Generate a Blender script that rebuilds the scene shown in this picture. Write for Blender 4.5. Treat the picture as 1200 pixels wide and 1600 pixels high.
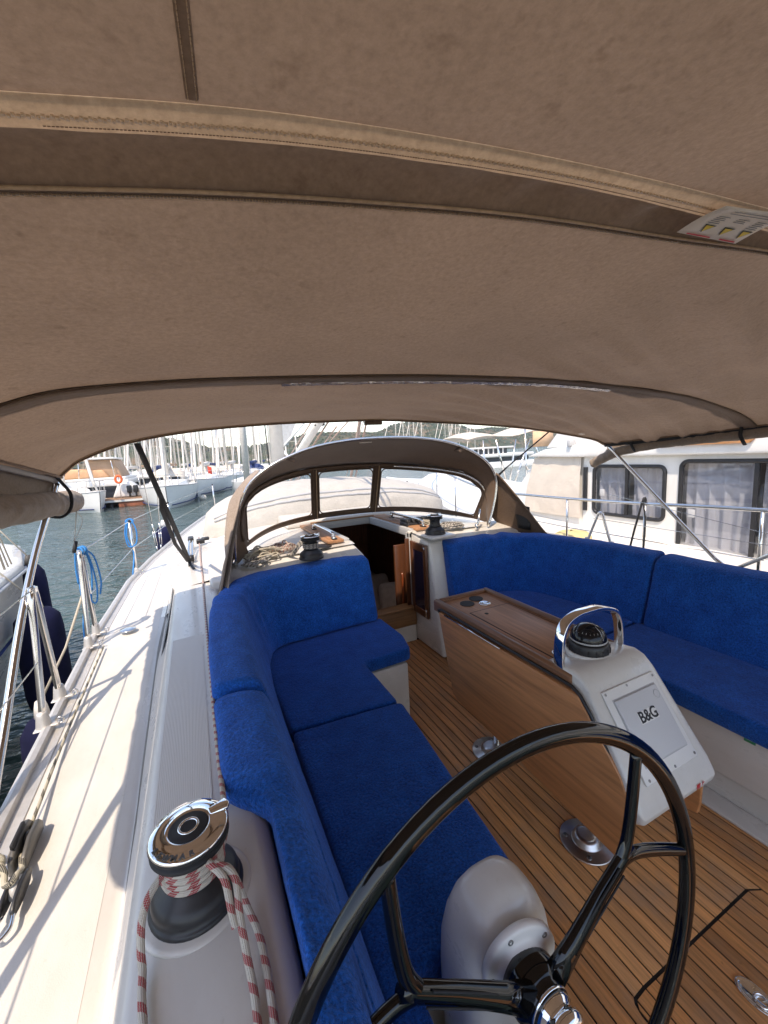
import bpy, bmesh, math, random
from math import sin, cos, pi, radians, atan2, sqrt, exp
from mathutils import Vector, Matrix, noise
random.seed(7)
for o in list(bpy.data.objects): bpy.data.objects.remove(o)
S = bpy.context.scene
COL = S.collection
V = Vector
# boat frame: x = starboard, y = forward, z = up (0 = cockpit floor), metres
# ------------------------------------------------------------------ camera, sky, sun, exposure
EYE = V((0, 0, 1.675))
CR = V((0.90597407, -0.42332862, 0.0)); 
def _cam():
    f = 630.0; v1 = V((-300, -75, f)); rho = 0.055
    Y = v1.normalized()
    d = V((cos(rho), -sin(rho), 0)); a = V((-300, -75, 0))
    s = -(a.dot(a) + f * f) / a.dot(d); w = a + d * s; w.z = f
    X = w.normalized(); Z = X.cross(Y)
    # camera right / down / forward written in boat axes
    r = V((X.x, Y.x, Z.x)); dn = V((X.y, Y.y, Z.y)); fw = V((X.z, Y.z, Z.z))
    M = Matrix(((r.x, -dn.x, -fw.x), (r.y, -dn.y, -fw.y), (r.z, -dn.z, -fw.z)))
    return M
cd = bpy.data.cameras.new('camera'); cam = bpy.data.objects.new('camera', cd); COL.objects.link(cam)
cam.matrix_world = Matrix.Translation(EYE) @ _cam().to_4x4()
cd.sensor_fit = 'HORIZONTAL'; cd.sensor_width = 36; cd.lens = 36 * 630 / 1200.0
cd.clip_start = 0.02; cd.clip_end = 6000
S.camera = cam
S.render.resolution_x = 768; S.render.resolution_y = 1024
SUN = V((0.42, 0.46, -1.0)).normalized()
w = bpy.data.worlds.new('World'); S.world = w; w.use_nodes = True
nt = w.node_tree; bg = nt.nodes['Background']
sky = nt.nodes.new('ShaderNodeTexSky'); sky.sky_type = 'NISHITA'; sky.sun_disc = False
sky.sun_elevation = math.asin(-SUN.z); sky.sun_rotation = atan2(-SUN.x, -SUN.y)
sky.altitude = 0; sky.air_density = 1.0; sky.dust_density = 0.6; sky.ozone_density = 1.0
nt.links.new(sky.outputs[0], bg.inputs[0]); bg.inputs[1].default_value = 0.15
sl = bpy.data.lights.new('sun', 'SUN'); so = bpy.data.objects.new('sun', sl); COL.objects.link(so)
sl.energy = 2.0; sl.angle = radians(0.6); sl.color = (1.0, 0.94, 0.84)
so.rotation_euler = SUN.to_track_quat('-Z', 'Y').to_euler(); so.location = (0, 0, 20)
S.view_settings.view_transform = 'Standard'; S.view_settings.look = 'None'
S.view_settings.exposure = 1.36; S.view_settings.gamma = 1.0
S.view_settings.use_white_balance = True; S.view_settings.white_balance_temperature = 7500; S.view_settings.white_balance_tint = 15
S.render.engine = 'CYCLES'; S.cycles.max_bounces = 10; S.cycles.diffuse_bounces = 5
S.cycles.transparent_max_bounces = 12

# ------------------------------------------------------------------ materials
MATS = {}
def nodes(name):
    m = bpy.data.materials.new(name); m.use_nodes = True
    return m, m.node_tree, m.node_tree.nodes['Principled BSDF']
def coords(t, scale=(1, 1, 1), kind='Object', rot=(0, 0, 0)):
    tc = t.nodes.new('ShaderNodeTexCoord'); mp = t.nodes.new('ShaderNodeMapping')
    mp.inputs['Scale'].default_value = scale; mp.inputs['Rotation'].default_value = rot
    t.links.new(tc.outputs[kind], mp.inputs[0]); return mp.outputs[0]
def noise_n(t, vec, scale, detail=4, rough=0.55):
    n = t.nodes.new('ShaderNodeTexNoise'); n.inputs['Scale'].default_value = scale
    n.inputs['Detail'].default_value = detail; n.inputs['Roughness'].default_value = rough
    t.links.new(vec, n.inputs['Vector']); return n.outputs['Fac']
def ramp(t, fac, stops):
    r = t.nodes.new('ShaderNodeValToRGB'); e = r.color_ramp.elements
    while len(e) < len(stops): e.new(0.5)
    for k, (p, c) in enumerate(stops):
        e[k].position = p; e[k].color = (*c, 1) if len(c) == 3 else c
    t.links.new(fac, r.inputs[0]); return r.outputs[0]
def bump(t, b, h, strength, dist, prev=None):
    n = t.nodes.new('ShaderNodeBump'); n.inputs['Strength'].default_value = strength
    n.inputs['Distance'].default_value = dist; t.links.new(h, n.inputs['Height'])
    if prev is not None: t.links.new(prev, n.inputs['Normal'])
    t.links.new(n.outputs[0], b.inputs['Normal']); return n.outputs[0]
def mix(t, a, b, fac=None, typ='MIX', f=0.5):
    m = t.nodes.new('ShaderNodeMix'); m.data_type = 'RGBA'; m.blend_type = typ
    if fac is not None: t.links.new(fac, m.inputs[0])
    else: m.inputs[0].default_value = f
    for i, x in ((6, a), (7, b)):
        if isinstance(x, tuple): m.inputs[i].default_value = (*x, 1)
        else: t.links.new(x, m.inputs[i])
    return m.outputs[2]
def sc(c, k): return tuple(min(1.0, v * k) for v in c)
def M(name, col, rough=0.5, metal=0.0, var=0.12, vs=6.0, bs=None, bstr=0.3, bdist=0.002, coat=0.0, stretch=(1, 1, 1), spec=0.5, sheen=0.0):
    if name in MATS: return MATS[name]
    m, t, b = nodes(name); vec = coords(t, stretch)
    f = noise_n(t, vec, vs, 5)
    c = ramp(t, f, [(0.3, sc(col, 1 - var)), (0.7, sc(col, 1 + var))])
    t.links.new(c, b.inputs['Base Color'])
    b.inputs['Roughness'].default_value = rough; b.inputs['Metallic'].default_value = metal
    b.inputs['Coat Weight'].default_value = coat; b.inputs['Specular IOR Level'].default_value = spec
    b.inputs['Sheen Weight'].default_value = sheen
    if bs: bump(t, b, noise_n(t, vec, bs, 3), bstr, bdist)
    MATS[name] = m; return m
GEL = M('gelcoat', (0.64, 0.615, 0.575), 0.22, var=0.03, vs=3, coat=0.3)
def grimy(m, amt=0.12, sc_=7.0, st=(1, 0.35, 1)):
    t = m.node_tree; b = t.nodes['Principled BSDF']; src = b.inputs['Base Color'].links[0].from_socket
    f = noise_n(t, coords(t, st), sc_, 6, 0.7); f2 = noise_n(t, coords(t), 55, 3, 0.7)
    c = mix(t, src, ramp(t, f, [(0.38, (1 - amt * 1.6, 1 - amt * 1.9, 1 - amt * 2.3)), (0.62, (1, 1, 1))]), typ='MULTIPLY', f=0.8)
    c = mix(t, c, ramp(t, f2, [(0.25, (0.86, 0.84, 0.80)), (0.36, (1, 1, 1))]), typ='MULTIPLY', f=0.6)
    t.links.new(c, b.inputs['Base Color'])
    r = ramp(t, f, [(0.3, (0.45, 0.45, 0.45)), (0.7, (0.2, 0.2, 0.2))])
    if b.inputs['Roughness'].default_value < 0.4: t.links.new(r, b.inputs['Roughness'])
grimy(GEL, 0.05)
DECK = M('nonskid_deck', (0.62, 0.595, 0.55), 0.6, var=0.04, vs=5, bs=420, bstr=0.35, bdist=0.0012)
WHITE = M('white_plastic', (0.72, 0.70, 0.67), 0.35, var=0.03)
STEEL = M('polished_steel', (0.72, 0.70, 0.67), 0.16, 1.0, var=0.05, vs=20)
CHROME = M('chrome', (0.85, 0.85, 0.84), 0.05, 1.0, var=0.02)
ALU = M('aluminium', (0.60, 0.58, 0.55), 0.5, 0.5, var=0.08, vs=30)
BLACK = M('black_plastic', (0.018, 0.018, 0.02), 0.42, var=0.2, vs=30, bs=300, bstr=0.1)
GLOSSBLACK = M('black_lacquer', (0.003, 0.003, 0.0035), 0.05, var=0.2, spec=0.5)
RUBBER = M('black_rubber', (0.015, 0.015, 0.017), 0.7, var=0.2, vs=40)
DARKTAPE = M('dark_webbing', (0.03, 0.03, 0.033), 0.8, var=0.2, vs=80, bs=500, bstr=0.4)
NAVY = M('navy_fender_cloth', (0.008, 0.010, 0.038), 0.9, var=0.25, vs=12, bs=300, bstr=0.3, spec=0.2)
VANG = M('white_painted_spar', (0.7, 0.69, 0.66), 0.4, var=0.06)
FARWHITE = M('far_white_hull', (0.72, 0.71, 0.68), 0.4, var=0.05, vs=1)
FARGREY = M('far_window_dark', (0.03, 0.035, 0.045), 0.15, var=0.2)
REDF = M('red_cloth', (0.6, 0.06, 0.03), 0.7)
ORANGE = M('orange_plastic', (0.75, 0.13, 0.03), 0.5)
BLUEROPE = M('blue_rope', (0.02, 0.22, 0.55), 0.7, var=0.25, vs=200, bs=400, bstr=0.6)
CREAMGEL = M('cream_gelcoat', (0.74, 0.725, 0.69), 0.3, var=0.03, vs=2)
DINGHYC = M('dinghy_cover_cloth', (0.50, 0.465, 0.41), 0.75, var=0.07, vs=9, bs=30, bstr=0.35, bdist=0.02)
TANC = M('far_tan_canvas', (0.42, 0.27, 0.17), 0.8, var=0.12, vs=3)
BEIGEC = M('far_beige_canvas', (0.60, 0.53, 0.45), 0.8, var=0.08, vs=3, bs=6, bstr=0.3, bdist=0.05)
NAVYC = M('far_navy_canvas', (0.015, 0.035, 0.13), 0.75, var=0.3, vs=4)
BROWNW = M('dock_timber', (0.25, 0.15, 0.09), 0.8, var=0.3, vs=4, stretch=(1, 6, 1))
YELLOW = M('yellow_cloth', (0.62, 0.50, 0.24), 0.8, var=0.2, vs=8)
MAST = M('anodised_mast', (0.66, 0.62, 0.56), 0.45, 0.0, var=0.1)
SAILW = M('rolled_sailcloth', (0.68, 0.63, 0.57), 0.7, var=0.1, vs=6, bs=14, bstr=0.4, bdist=0.02)
GROOVE = M('dark_side_glass', (0.05, 0.055, 0.06), 0.1, var=0.1)
CAULK = M('black_caulk', (0.012, 0.011, 0.010), 0.7)
CABIN = M('cabin_joinery', (0.30, 0.11, 0.055), 0.4, var=0.3, vs=5, stretch=(8, 8, 1))
SOFA = M('cabin_upholstery', (0.42, 0.33, 0.27), 0.85, var=0.1, vs=20)
CURTAIN = M('grey_curtain_cloth', (0.72, 0.71, 0.73), 0.85, var=0.06, vs=10)
GREYP = M('grey_plastic', (0.45, 0.45, 0.45), 0.45, var=0.03)
SCREW = M('screw_dark_steel', (0.25, 0.24, 0.23), 0.35, 0.9)
PRINTBLK = M('black_print', (0.02, 0.02, 0.022), 0.6)
PRINTRED = M('red_print', (0.6, 0.02, 0.03), 0.6)
PRINTYEL = M('yellow_print', (0.75, 0.52, 0.05), 0.6)
PRINTGRN = M('green_print', (0.02, 0.22, 0.10), 0.5)
PAPER = M('label_fabric', (0.74, 0.64, 0.52), 0.7, var=0.03)
BROWNTRIM = M('brown_binding', (0.13, 0.083, 0.055), 0.8, var=0.2, vs=60, bs=300, bstr=0.3)

grimy(DECK, 0.06)
grimy(CREAMGEL, 0.07, 2.0, (1, 1, .3))
def canvas(name, col, trans=0.18):
    m, t, b = nodes(name); vec = coords(t)
    big = noise_n(t, vec, 2.2, 6, 0.6); fine = noise_n(t, vec, 90, 4, 0.7); spot = noise_n(t, vec, 28, 3, 0.6)
    c = ramp(t, big, [(0.3, sc(col, 0.88)), (0.7, sc(col, 1.10))])
    c = mix(t, c, ramp(t, fine, [(0.3, (0.72, 0.70, 0.68)), (0.7, (1.08, 1.08, 1.08))]), typ='MULTIPLY', f=0.75)
    c = mix(t, c, ramp(t, spot, [(0.27, (0.72, 0.68, 0.65)), (0.40, (1, 1, 1))]), typ='MULTIPLY', f=0.6)
    t.links.new(c, b.inputs['Base Color']); b.inputs['Roughness'].default_value = 0.9
    b.inputs['Specular IOR Level'].default_value = 0.15; b.inputs['Sheen Weight'].default_value = 0.15
    n1 = bump(t, b, fine, 0.35, 0.0015)
    v2 = coords(t, (1, 1, 1)); 
    n2 = bump(t, b, noise_n(t, v2, 700, 2), 0.25, 0.0006, n1)
    tr = t.nodes.new('ShaderNodeBsdfTranslucent'); t.links.new(c, tr.inputs[0])
    ms = t.nodes.new('ShaderNodeMixShader'); ms.inputs[0].default_value = trans
    t.links.new(b.outputs[0], ms.inputs[1]); t.links.new(tr.outputs[0], ms.inputs[2])
    t.links.new(ms.outputs[0], t.nodes['Material Output'].inputs[0])
    MATS[name] = m; return m
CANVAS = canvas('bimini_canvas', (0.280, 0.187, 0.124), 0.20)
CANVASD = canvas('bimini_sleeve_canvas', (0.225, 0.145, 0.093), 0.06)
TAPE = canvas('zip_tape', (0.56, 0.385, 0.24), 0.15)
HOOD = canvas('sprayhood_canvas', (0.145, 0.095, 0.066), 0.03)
CURT = canvas('side_curtain_canvas', (0.32, 0.25, 0.19), 0.10)
HOODOUT = canvas('sprayhood_binding', (0.38, 0.31, 0.26), 0.10)

def terry(name, col):
    m, t, b = nodes(name); vec = coords(t)
    f1 = noise_n(t, vec, 130, 3, 0.75); f2 = noise_n(t, vec, 12, 4, 0.6); f3 = noise_n(t, vec, 60, 3, 0.6)
    c = ramp(t, f1, [(0.33, sc(col, 0.45)), (0.68, sc(col, 1.5))])
    c = mix(t, c, ramp(t, f2, [(0.3, (0.62, 0.64, 0.7)), (0.7, (1.3, 1.28, 1.2))]), typ='MULTIPLY', f=0.8)
    t.links.new(c, b.inputs['Base Color']); b.inputs['Roughness'].default_value = 0.95
    b.inputs['Specular IOR Level'].default_value = 0.1
    b.inputs['Sheen Weight'].default_value = 0.4; b.inputs['Sheen Tint'].default_value = (0.3, 0.45, 1.0, 1)
    n = bump(t, b, f1, 0.9, 0.006); bump(t, b, f3, 0.6, 0.008, n)
    MATS[name] = m; return m
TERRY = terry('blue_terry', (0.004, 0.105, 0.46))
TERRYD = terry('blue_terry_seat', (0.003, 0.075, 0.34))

def teak(name, col, plank=False, gs=1.0, along='y', rough=0.55):
    m, t, b = nodes(name)
    st = {'y': (60, 3, 60), 'x': (3, 60, 60), 'z': (60, 60, 3)}[along]
    vec = coords(t, tuple(v * gs for v in st)); vec2 = coords(t, tuple(v * gs * 0.15 for v in st))
    if plank:
        oi = t.nodes.new('ShaderNodeObjectInfo'); ad = t.nodes.new('ShaderNodeVectorMath'); ad.operation = 'ADD'
        cx = t.nodes.new('ShaderNodeCombineXYZ'); ml = t.nodes.new('ShaderNodeMath'); ml.operation = 'MULTIPLY'; ml.inputs[1].default_value = 90
        t.links.new(oi.outputs['Random'], ml.inputs[0]); t.links.new(ml.outputs[0], cx.inputs[1]); t.links.new(ml.outputs[0], cx.inputs[0])
        t.links.new(vec, ad.inputs[0]); t.links.new(cx.outputs[0], ad.inputs[1]); vec = ad.outputs[0]
    g = noise_n(t, vec, 1.6, 6, 0.65); g2 = noise_n(t, vec2, 1.2, 4, 0.6)
    c = ramp(t, g, [(0.28, sc(col, 0.62)), (0.5, col), (0.75, sc(col, 1.28))])
    c = mix(t, c, ramp(t, g2, [(0.3, (0.78, 0.74, 0.72)), (0.7, (1.12, 1.1, 1.06))]), typ='MULTIPLY', f=0.9)
    if plank:
        c = mix(t, c, ramp(t, oi.outputs['Random'], [(0.0, (0.76, 0.74, 0.74)), (0.5, (1, 1, 1)), (1.0, (1.18, 1.1, 1.0))]), typ='MULTIPLY', f=0.9)
    if plank:
        tc2 = t.nodes.new('ShaderNodeTexCoord'); wear = noise_n(t, tc2.outputs['Object'], 3.5, 5, 0.65); spots = noise_n(t, tc2.outputs['Object'], 40, 3, 0.6)
        c = mix(t, c, (0.30, 0.215, 0.15), ramp(t, wear, [(0.50, (0, 0, 0)), (0.72, (0.55, 0.55, 0.55))]))
        c = mix(t, c, ramp(t, spots, [(0.24, (0.55, 0.5, 0.48)), (0.34, (1, 1, 1))]), typ='MULTIPLY', f=0.7)
    t.links.new(c, b.inputs['Base Color']); b.inputs['Roughness'].default_value = rough
    bump(t, b, g, 0.25, 0.0008)
    MATS[name] = m; return m
TEAKP = teak('teak_deck_plank', (0.62, 0.29, 0.108), plank=True)
TEAKV = teak('teak_veneer', (0.53, 0.235, 0.095), gs=0.5, rough=0.38)
TEAKT = teak('table_teak', (0.44, 0.225, 0.115), gs=0.8, rough=0.5)
TEAKD = teak('dark_teak_trim', (0.19, 0.088, 0.044), gs=0.7, rough=0.4)
TEAKX = teak('teak_trim', (0.27, 0.14, 0.06), gs=0.7, along='x', rough=0.5)
TEAKDOOR = teak('mahogany_door', (0.11, 0.04, 0.018), gs=0.7, along='z', rough=0.3)

def ropemat(name, base, fleck=None, freq=46.0):
    m, t, b = nodes(name)
    tc = t.nodes.new('ShaderNodeTexCoord'); sp = t.nodes.new('ShaderNodeSeparateXYZ')
    t.links.new(tc.outputs['UV'], sp.inputs[0])
    def mth(op, a, c=None):
        n = t.nodes.new('ShaderNodeMath'); n.operation = op
        for i, x in enumerate((a, c)):
            if x is None: continue
            if isinstance(x, (int, float)): n.inputs[i].default_value = x
            else: t.links.new(x, n.inputs[i])
        return n.outputs[0]
    u, v = sp.outputs[0], sp.outputs[1]     # u metres along, v around 0..1
    # braid: two crossing helices
    a = mth('SINE', mth('ADD', mth('MULTIPLY', u, 2 * pi * 260), mth('MULTIPLY', v, 2 * pi * 6)))
    c = mth('SINE', mth('SUBTRACT', mth('MULTIPLY', u, 2 * pi * 260), mth('MULTIPLY', v, 2 * pi * 6)))
    h = mth('MULTIPLY', a, c)
    col = ramp(t, mth('ADD', mth('MULTIPLY', h, 0.5), 0.5), [(0.0, sc(base, 0.72)), (0.6, base)])
    if fleck:
        g = mth('FRACT', mth('ADD', mth('MULTIPLY', u, freq / 1.6), mth('MULTIPLY', v, 1.0)))
        k = mth('LESS_THAN', g, 0.40)
        ck = mth('GREATER_THAN', h, -0.22)
        col = mix(t, col, fleck, mth('MULTIPLY', k, ck))
    t.links.new(col, b.inputs['Base Color']); b.inputs['Roughness'].default_value = 0.85
    bump(t, b, h, 0.6, 0.0012)
    MATS[name] = m; return m
ROPERED = ropemat('red_flecked_rope', (0.60, 0.55, 0.48), (0.36, 0.004, 0.018))
ROPEPINK = ropemat('faded_red_flecked_rope', (0.58, 0.52, 0.45), (0.38, 0.10, 0.09), 60)
ROPEW = ropemat('cream_rope', (0.58, 0.52, 0.42))
ROPEG = ropemat('grey_flecked_rope', (0.50, 0.46, 0.41), (0.07, 0.07, 0.08), 60)
ROPEBLK = ropemat('dark_flecked_rope', (0.55, 0.5, 0.38), (0.03, 0.03, 0.03), 20)

def ribbed():
    m, t, b = nodes('ribbed_nonskid'); b.inputs['Base Color'].default_value = (0.66, 0.64, 0.60, 1)
    b.inputs['Roughness'].default_value = 0.5
    vec = coords(t, (1, 1, 1)); wv = t.nodes.new('ShaderNodeTexWave'); wv.inputs['Scale'].default_value = 75
    wv.bands_direction = 'X'; t.links.new(vec, wv.inputs[0])
    bump(t, b, wv.outputs['Fac'], 0.3, 0.0015)
    return m
RIB = ribbed()
def vinyl():
    m, t, b = nodes('clear_vinyl')
    tr = t.nodes.new('ShaderNodeBsdfTransparent'); tr.inputs[0].default_value = (0.93, 0.94, 0.95, 1)
    gl = t.nodes.new('ShaderNodeBsdfGlossy'); gl.inputs['Roughness'].default_value = 0.06
    df = t.nodes.new('ShaderNodeBsdfTranslucent'); df.inputs[0].default_value = (0.8, 0.8, 0.8, 1)
    a = t.nodes.new('ShaderNodeMixShader'); a.inputs[0].default_value = 0.05
    c = t.nodes.new('ShaderNodeMixShader'); c.inputs[0].default_value = 0.09
    t.links.new(tr.outputs[0], a.inputs[1]); t.links.new(gl.outputs[0], a.inputs[2])
    t.links.new(a.outputs[0], c.inputs[1]); t.links.new(df.outputs[0], c.inputs[2])
    t.links.new(c.outputs[0], t.nodes['Material Output'].inputs[0])
    nb = t.nodes.new('ShaderNodeBump'); nb.inputs['Strength'].default_value = 0.3; nb.inputs['Distance'].default_value = 0.01
    t.links.new(noise_n(t, coords(t), 9, 3), nb.inputs['Height']); t.links.new(nb.outputs[0], gl.inputs['Normal'])
    return m
VINYL = vinyl()
def winglass():
    m, t, b = nodes('tinted_window_glass')
    tr = t.nodes.new('ShaderNodeBsdfTransparent'); tr.inputs[0].default_value = (0.80, 0.81, 0.83, 1)
    gl = t.nodes.new('ShaderNodeBsdfGlossy'); gl.inputs['Roughness'].default_value = 0.03
    a = t.nodes.new('ShaderNodeMixShader'); a.inputs[0].default_value = 0.08
    t.links.new(tr.outputs[0], a.inputs[1]); t.links.new(gl.outputs[0], a.inputs[2])
    t.links.new(a.outputs[0], t.nodes['Material Output'].inputs[0]); return m
GLASS = winglass()
def watermat():
    m, t, b = nodes('sea_water'); b.inputs['Base Color'].default_value = (0.020, 0.045, 0.050, 1)
    b.inputs['Roughness'].default_value = 0.06; b.inputs['IOR'].default_value = 1.333
    v1 = coords(t, (1.0, 1.7, 1), rot=(0, 0, 0.5))
    wv = noise_n(t, v1, 1.5, 3, 0.55); w2 = noise_n(t, v1, 5.5, 3, 0.55)
    n = bump(t, b, wv, 0.9, 0.22); bump(t, b, w2, 0.7, 0.06, n)
    cc = ramp(t, noise_n(t, v1, 0.4, 3), [(0.35, (0.030, 0.060, 0.055)), (0.7, (0.075, 0.110, 0.105))])
    t.links.new(cc, b.inputs['Base Color'])
    return m
WATER = watermat()
def woodsmat():
    m, t, b = nodes('hillside_woods'); vec = coords(t)
    f = noise_n(t, vec, 0.05, 5, 0.6); g = noise_n(t, vec, 0.4, 4, 0.7)
    c = ramp(t, f, [(0.35, (0.036, 0.054, 0.028)), (0.50, (0.058, 0.070, 0.036)), (0.62, (0.17, 0.12, 0.075))])
    c = mix(t, c, ramp(t, g, [(0.3, (0.6, 0.6, 0.65)), (0.7, (1.3, 1.3, 1.2))]), typ='MULTIPLY', f=0.9)
    t.links.new(c, b.inputs['Base Color']); b.inputs['Roughness'].default_value = 0.9
    b.inputs['Specular IOR Level'].default_value = 0.1
    return m
WOODS = woodsmat()

# ------------------------------------------------------------------ mesh helpers
class MB:
    def __init__(s): s.v = []; s.f = []; s.uv = {}; s.sm = []
    def add(s, vs, fs, smooth=False, uvs=None):
        o = len(s.v); s.v += [tuple(p) for p in vs]
        for k, f in enumerate(fs):
            s.f.append(tuple(i + o for i in f)); s.sm.append(smooth)
            if uvs: s.uv[len(s.f) - 1] = uvs[k]
        return s
    def box(s, a, b, R=None, c=None):
        vs = [(x, y, z) for x in (a[0], b[0]) for y in (a[1], b[1]) for z in (a[2], b[2])]
        if R is not None:
            c = V(c) if c is not None else (V(a) + V(b)) / 2
            vs = [c + R @ (V(p) - c) for p in vs]
        return s.add(vs, [(0, 1, 3, 2), (4, 6, 7, 5), (0, 4, 5, 1), (2, 3, 7, 6), (0, 2, 6, 4), (1, 5, 7, 3)])
    def tube(s, pts, r, n=8, closed=False, caps=True, flat=1.0):
        pts = [V(p) for p in pts]; N = len(pts)
        rad = r if isinstance(r, (list, tuple)) else [r] * N
        T = []
        for i in range(N):
            a = pts[(i - 1) % N] if (closed or i > 0) else pts[i]; b = pts[(i + 1) % N] if (closed or i < N - 1) else pts[i]
            d = b - a; T.append(d.normalized() if d.length > 1e-9 else V((0, 0, 1)))
        up = V((0, 0, 1)) if abs(T[0].z) < 0.9 else V((1, 0, 0))
        nrm = T[0].cross(up).normalized(); vs = []; L = 0; Ls = []
        for i in range(N):
            if i: L += (pts[i] - pts[i - 1]).length
            Ls.append(L)
            nrm = (nrm - T[i] * nrm.dot(T[i])); nrm = nrm.normalized() if nrm.length > 1e-6 else T[i].orthogonal().normalized()
            bn = T[i].cross(nrm)
            for k in range(n):
                a = 2 * pi * k / n; vs.append(pts[i] + (nrm * cos(a) + bn * sin(a) * flat) * rad[i])
        fs = []; uvs = []; M_ = N if closed else N - 1
        for i in range(M_):
            j = (i + 1) % N; l1 = Ls[i + 1] if i + 1 < N else Ls[i] + (pts[0] - pts[i]).length
            for k in range(n):
                k2 = (k + 1) % n; fs.append((i * n + k, i * n + k2, j * n + k2, j * n + k))
                uvs.append(((Ls[i], k / n), (Ls[i], (k + 1) / n), (l1, (k + 1) / n), (l1, k / n)))
        s.add(vs, fs, True, uvs)
        if caps and not closed:
            o = len(s.v) - len(vs)
            s.f.append(tuple(o + k for k in range(n))[::-1]); s.sm.append(False)
            s.f.append(tuple(o + (N - 1) * n + k for k in range(n))); s.sm.append(False)
        return s
    def lathe(s, prof, c=(0, 0, 0), n=32, axis=(0, 0, 1), smooth=True, sx=1.0, sy=1.0):
        c = V(c); ax = V(axis).normalized(); q = V((0, 0, 1)).rotation_difference(ax)
        vs = []
        for r, z in prof:
            for k in range(n):
                a = 2 * pi * k / n; vs.append(c + q @ V((r * cos(a) * sx, r * sin(a) * sy, z)))
        fs = [(i * n + k, i * n + (k + 1) % n, (i + 1) * n + (k + 1) % n, (i + 1) * n + k) for i in range(len(prof) - 1) for k in range(n)]
        s.add(vs, fs, smooth); o = len(s.v) - len(vs)
        if prof[0][0] > 1e-5: s.f.append(tuple(o + k for k in range(n))[::-1]); s.sm.append(False)
        if prof[-1][0] > 1e-5: s.f.append(tuple(o + (len(prof) - 1) * n + k for k in range(n))); s.sm.append(False)
        return s
    def cyl(s, a, b, r, n=16, r2=None):
        return s.tube([a, b], [r, r if r2 is None else r2], n)
    def grid(s, rows, smooth=True, closeu=False, skip=None):
        n = len(rows[0]); vs = [p for r in rows for p in r]; fs = []
        for i in range(len(rows) - 1):
            for k in range(n if closeu else n - 1):
                if skip and skip(i, k): continue
                k2 = (k + 1) % n; fs.append((i * n + k, i * n + k2, (i + 1) * n + k2, (i + 1) * n + k))
        return s.add(vs, fs, smooth)
    def prism(s, poly, a, b, axis='x', smooth=False):
        def P(p, h): return {'x': (h, p[0], p[1]), 'y': (p[0], h, p[1]), 'z': (p[0], p[1], h)}[axis]
        n = len(poly); vs = [P(p, a) for p in poly] + [P(p, b) for p in poly]
        fs = [tuple(range(n))[::-1], tuple(range(n, 2 * n))] + [(k, (k + 1) % n, n + (k + 1) % n, n + k) for k in range(n)]
        return s.add(vs, fs, smooth)
    def build(s, name, mat, parent=None, bevel=0.0, seg=2, solid=0.0, subs=0, auto=False):
        me = bpy.data.meshes.new(name); me.from_pydata(s.v, [], s.f); me.update()
        me.polygons.foreach_set('use_smooth', s.sm)
        if s.uv:
            ul = me.uv_layers.new(name='UVMap')
            for fi, uvs in s.uv.items():
                p = me.polygons[fi]
                for li, uv in zip(p.loop_indices, uvs): ul.data[li].uv = uv
        bm = bmesh.new(); bm.from_mesh(me); bmesh.ops.recalc_face_normals(bm, faces=bm.faces)
        if bevel > 0:
            es = [e for e in bm.edges if len(e.link_faces) == 2 and e.calc_face_angle(0) > 0.5]
            bmesh.ops.bevel(bm, geom=es, offset=bevel, segments=seg, profile=0.5, affect='EDGES', clamp_overlap=True)
            for f in bm.faces: f.smooth = True
        bm.to_mesh(me); bm.free()
        if isinstance(mat, (list, tuple)):
            for m_ in mat: me.materials.append(m_)
        else: me.materials.append(mat)
        if bevel > 0:
            try: me.set_sharp_from_angle(angle=radians(50))
            except Exception: pass
        o = bpy.data.objects.new(name, me); COL.objects.link(o)
        if solid:
            md = o.modifiers.new('thick', 'SOLIDIFY'); md.thickness = solid; md.offset = 1
        if subs:
            md = o.modifiers.new('sub', 'SUBSURF'); md.levels = subs; md.render_levels = subs
        if parent is not None:
            o.parent = parent
            o.matrix_parent_inverse = Matrix.Identity(4)
            T = parent
            off = V((0, 0, 0))
            while T is not None: off += T.location; T = T.parent
            if off.length > 0: me.transform(Matrix.Translation(-off))
        return o
def tag(o, label=None, cat=None, group=None, kind=None):
    if label: o['label'] = label
    if cat: o['category'] = cat
    if group: o['group'] = group
    if kind: o['kind'] = kind
    return o
def empty(name, loc, label, cat, group=None):
    o = bpy.data.objects.new(name, None); COL.objects.link(o); o.location = loc; o.empty_display_size = 0.1
    return tag(o, label, cat, group)
def one(name, mb, mat, label, cat, group=None, **k):
    o = mb.build(name, mat, None, **k)
    # put the origin at the base of the thing
    me = o.data; xs = [v.co for v in me.vertices]
    c = V((sum(p.x for p in xs) / len(xs), sum(p.y for p in xs) / len(xs), min(p.z for p in xs)))
    me.transform(Matrix.Translation(-c)); o.location = c
    return tag(o, label, cat, group)
def struct(name, mb, mat, **k): return tag(mb.build(name, mat, None, **k), kind='structure')
def copy_tree(o, parent=None):
    c = o.copy(); COL.objects.link(c); c.parent = parent
    for ch in list(o.children): copy_tree(ch, c)
    return c
def lerp(a, b, t): return a + (b - a) * t
def interp(xs, ys, x):
    if x <= xs[0]: return ys[0]
    for i in range(len(xs) - 1):
        if x <= xs[i + 1]:
            t = (x - xs[i]) / (xs[i + 1] - xs[i]); return lerp(ys[i], ys[i + 1], t)
    return ys[-1]
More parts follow.
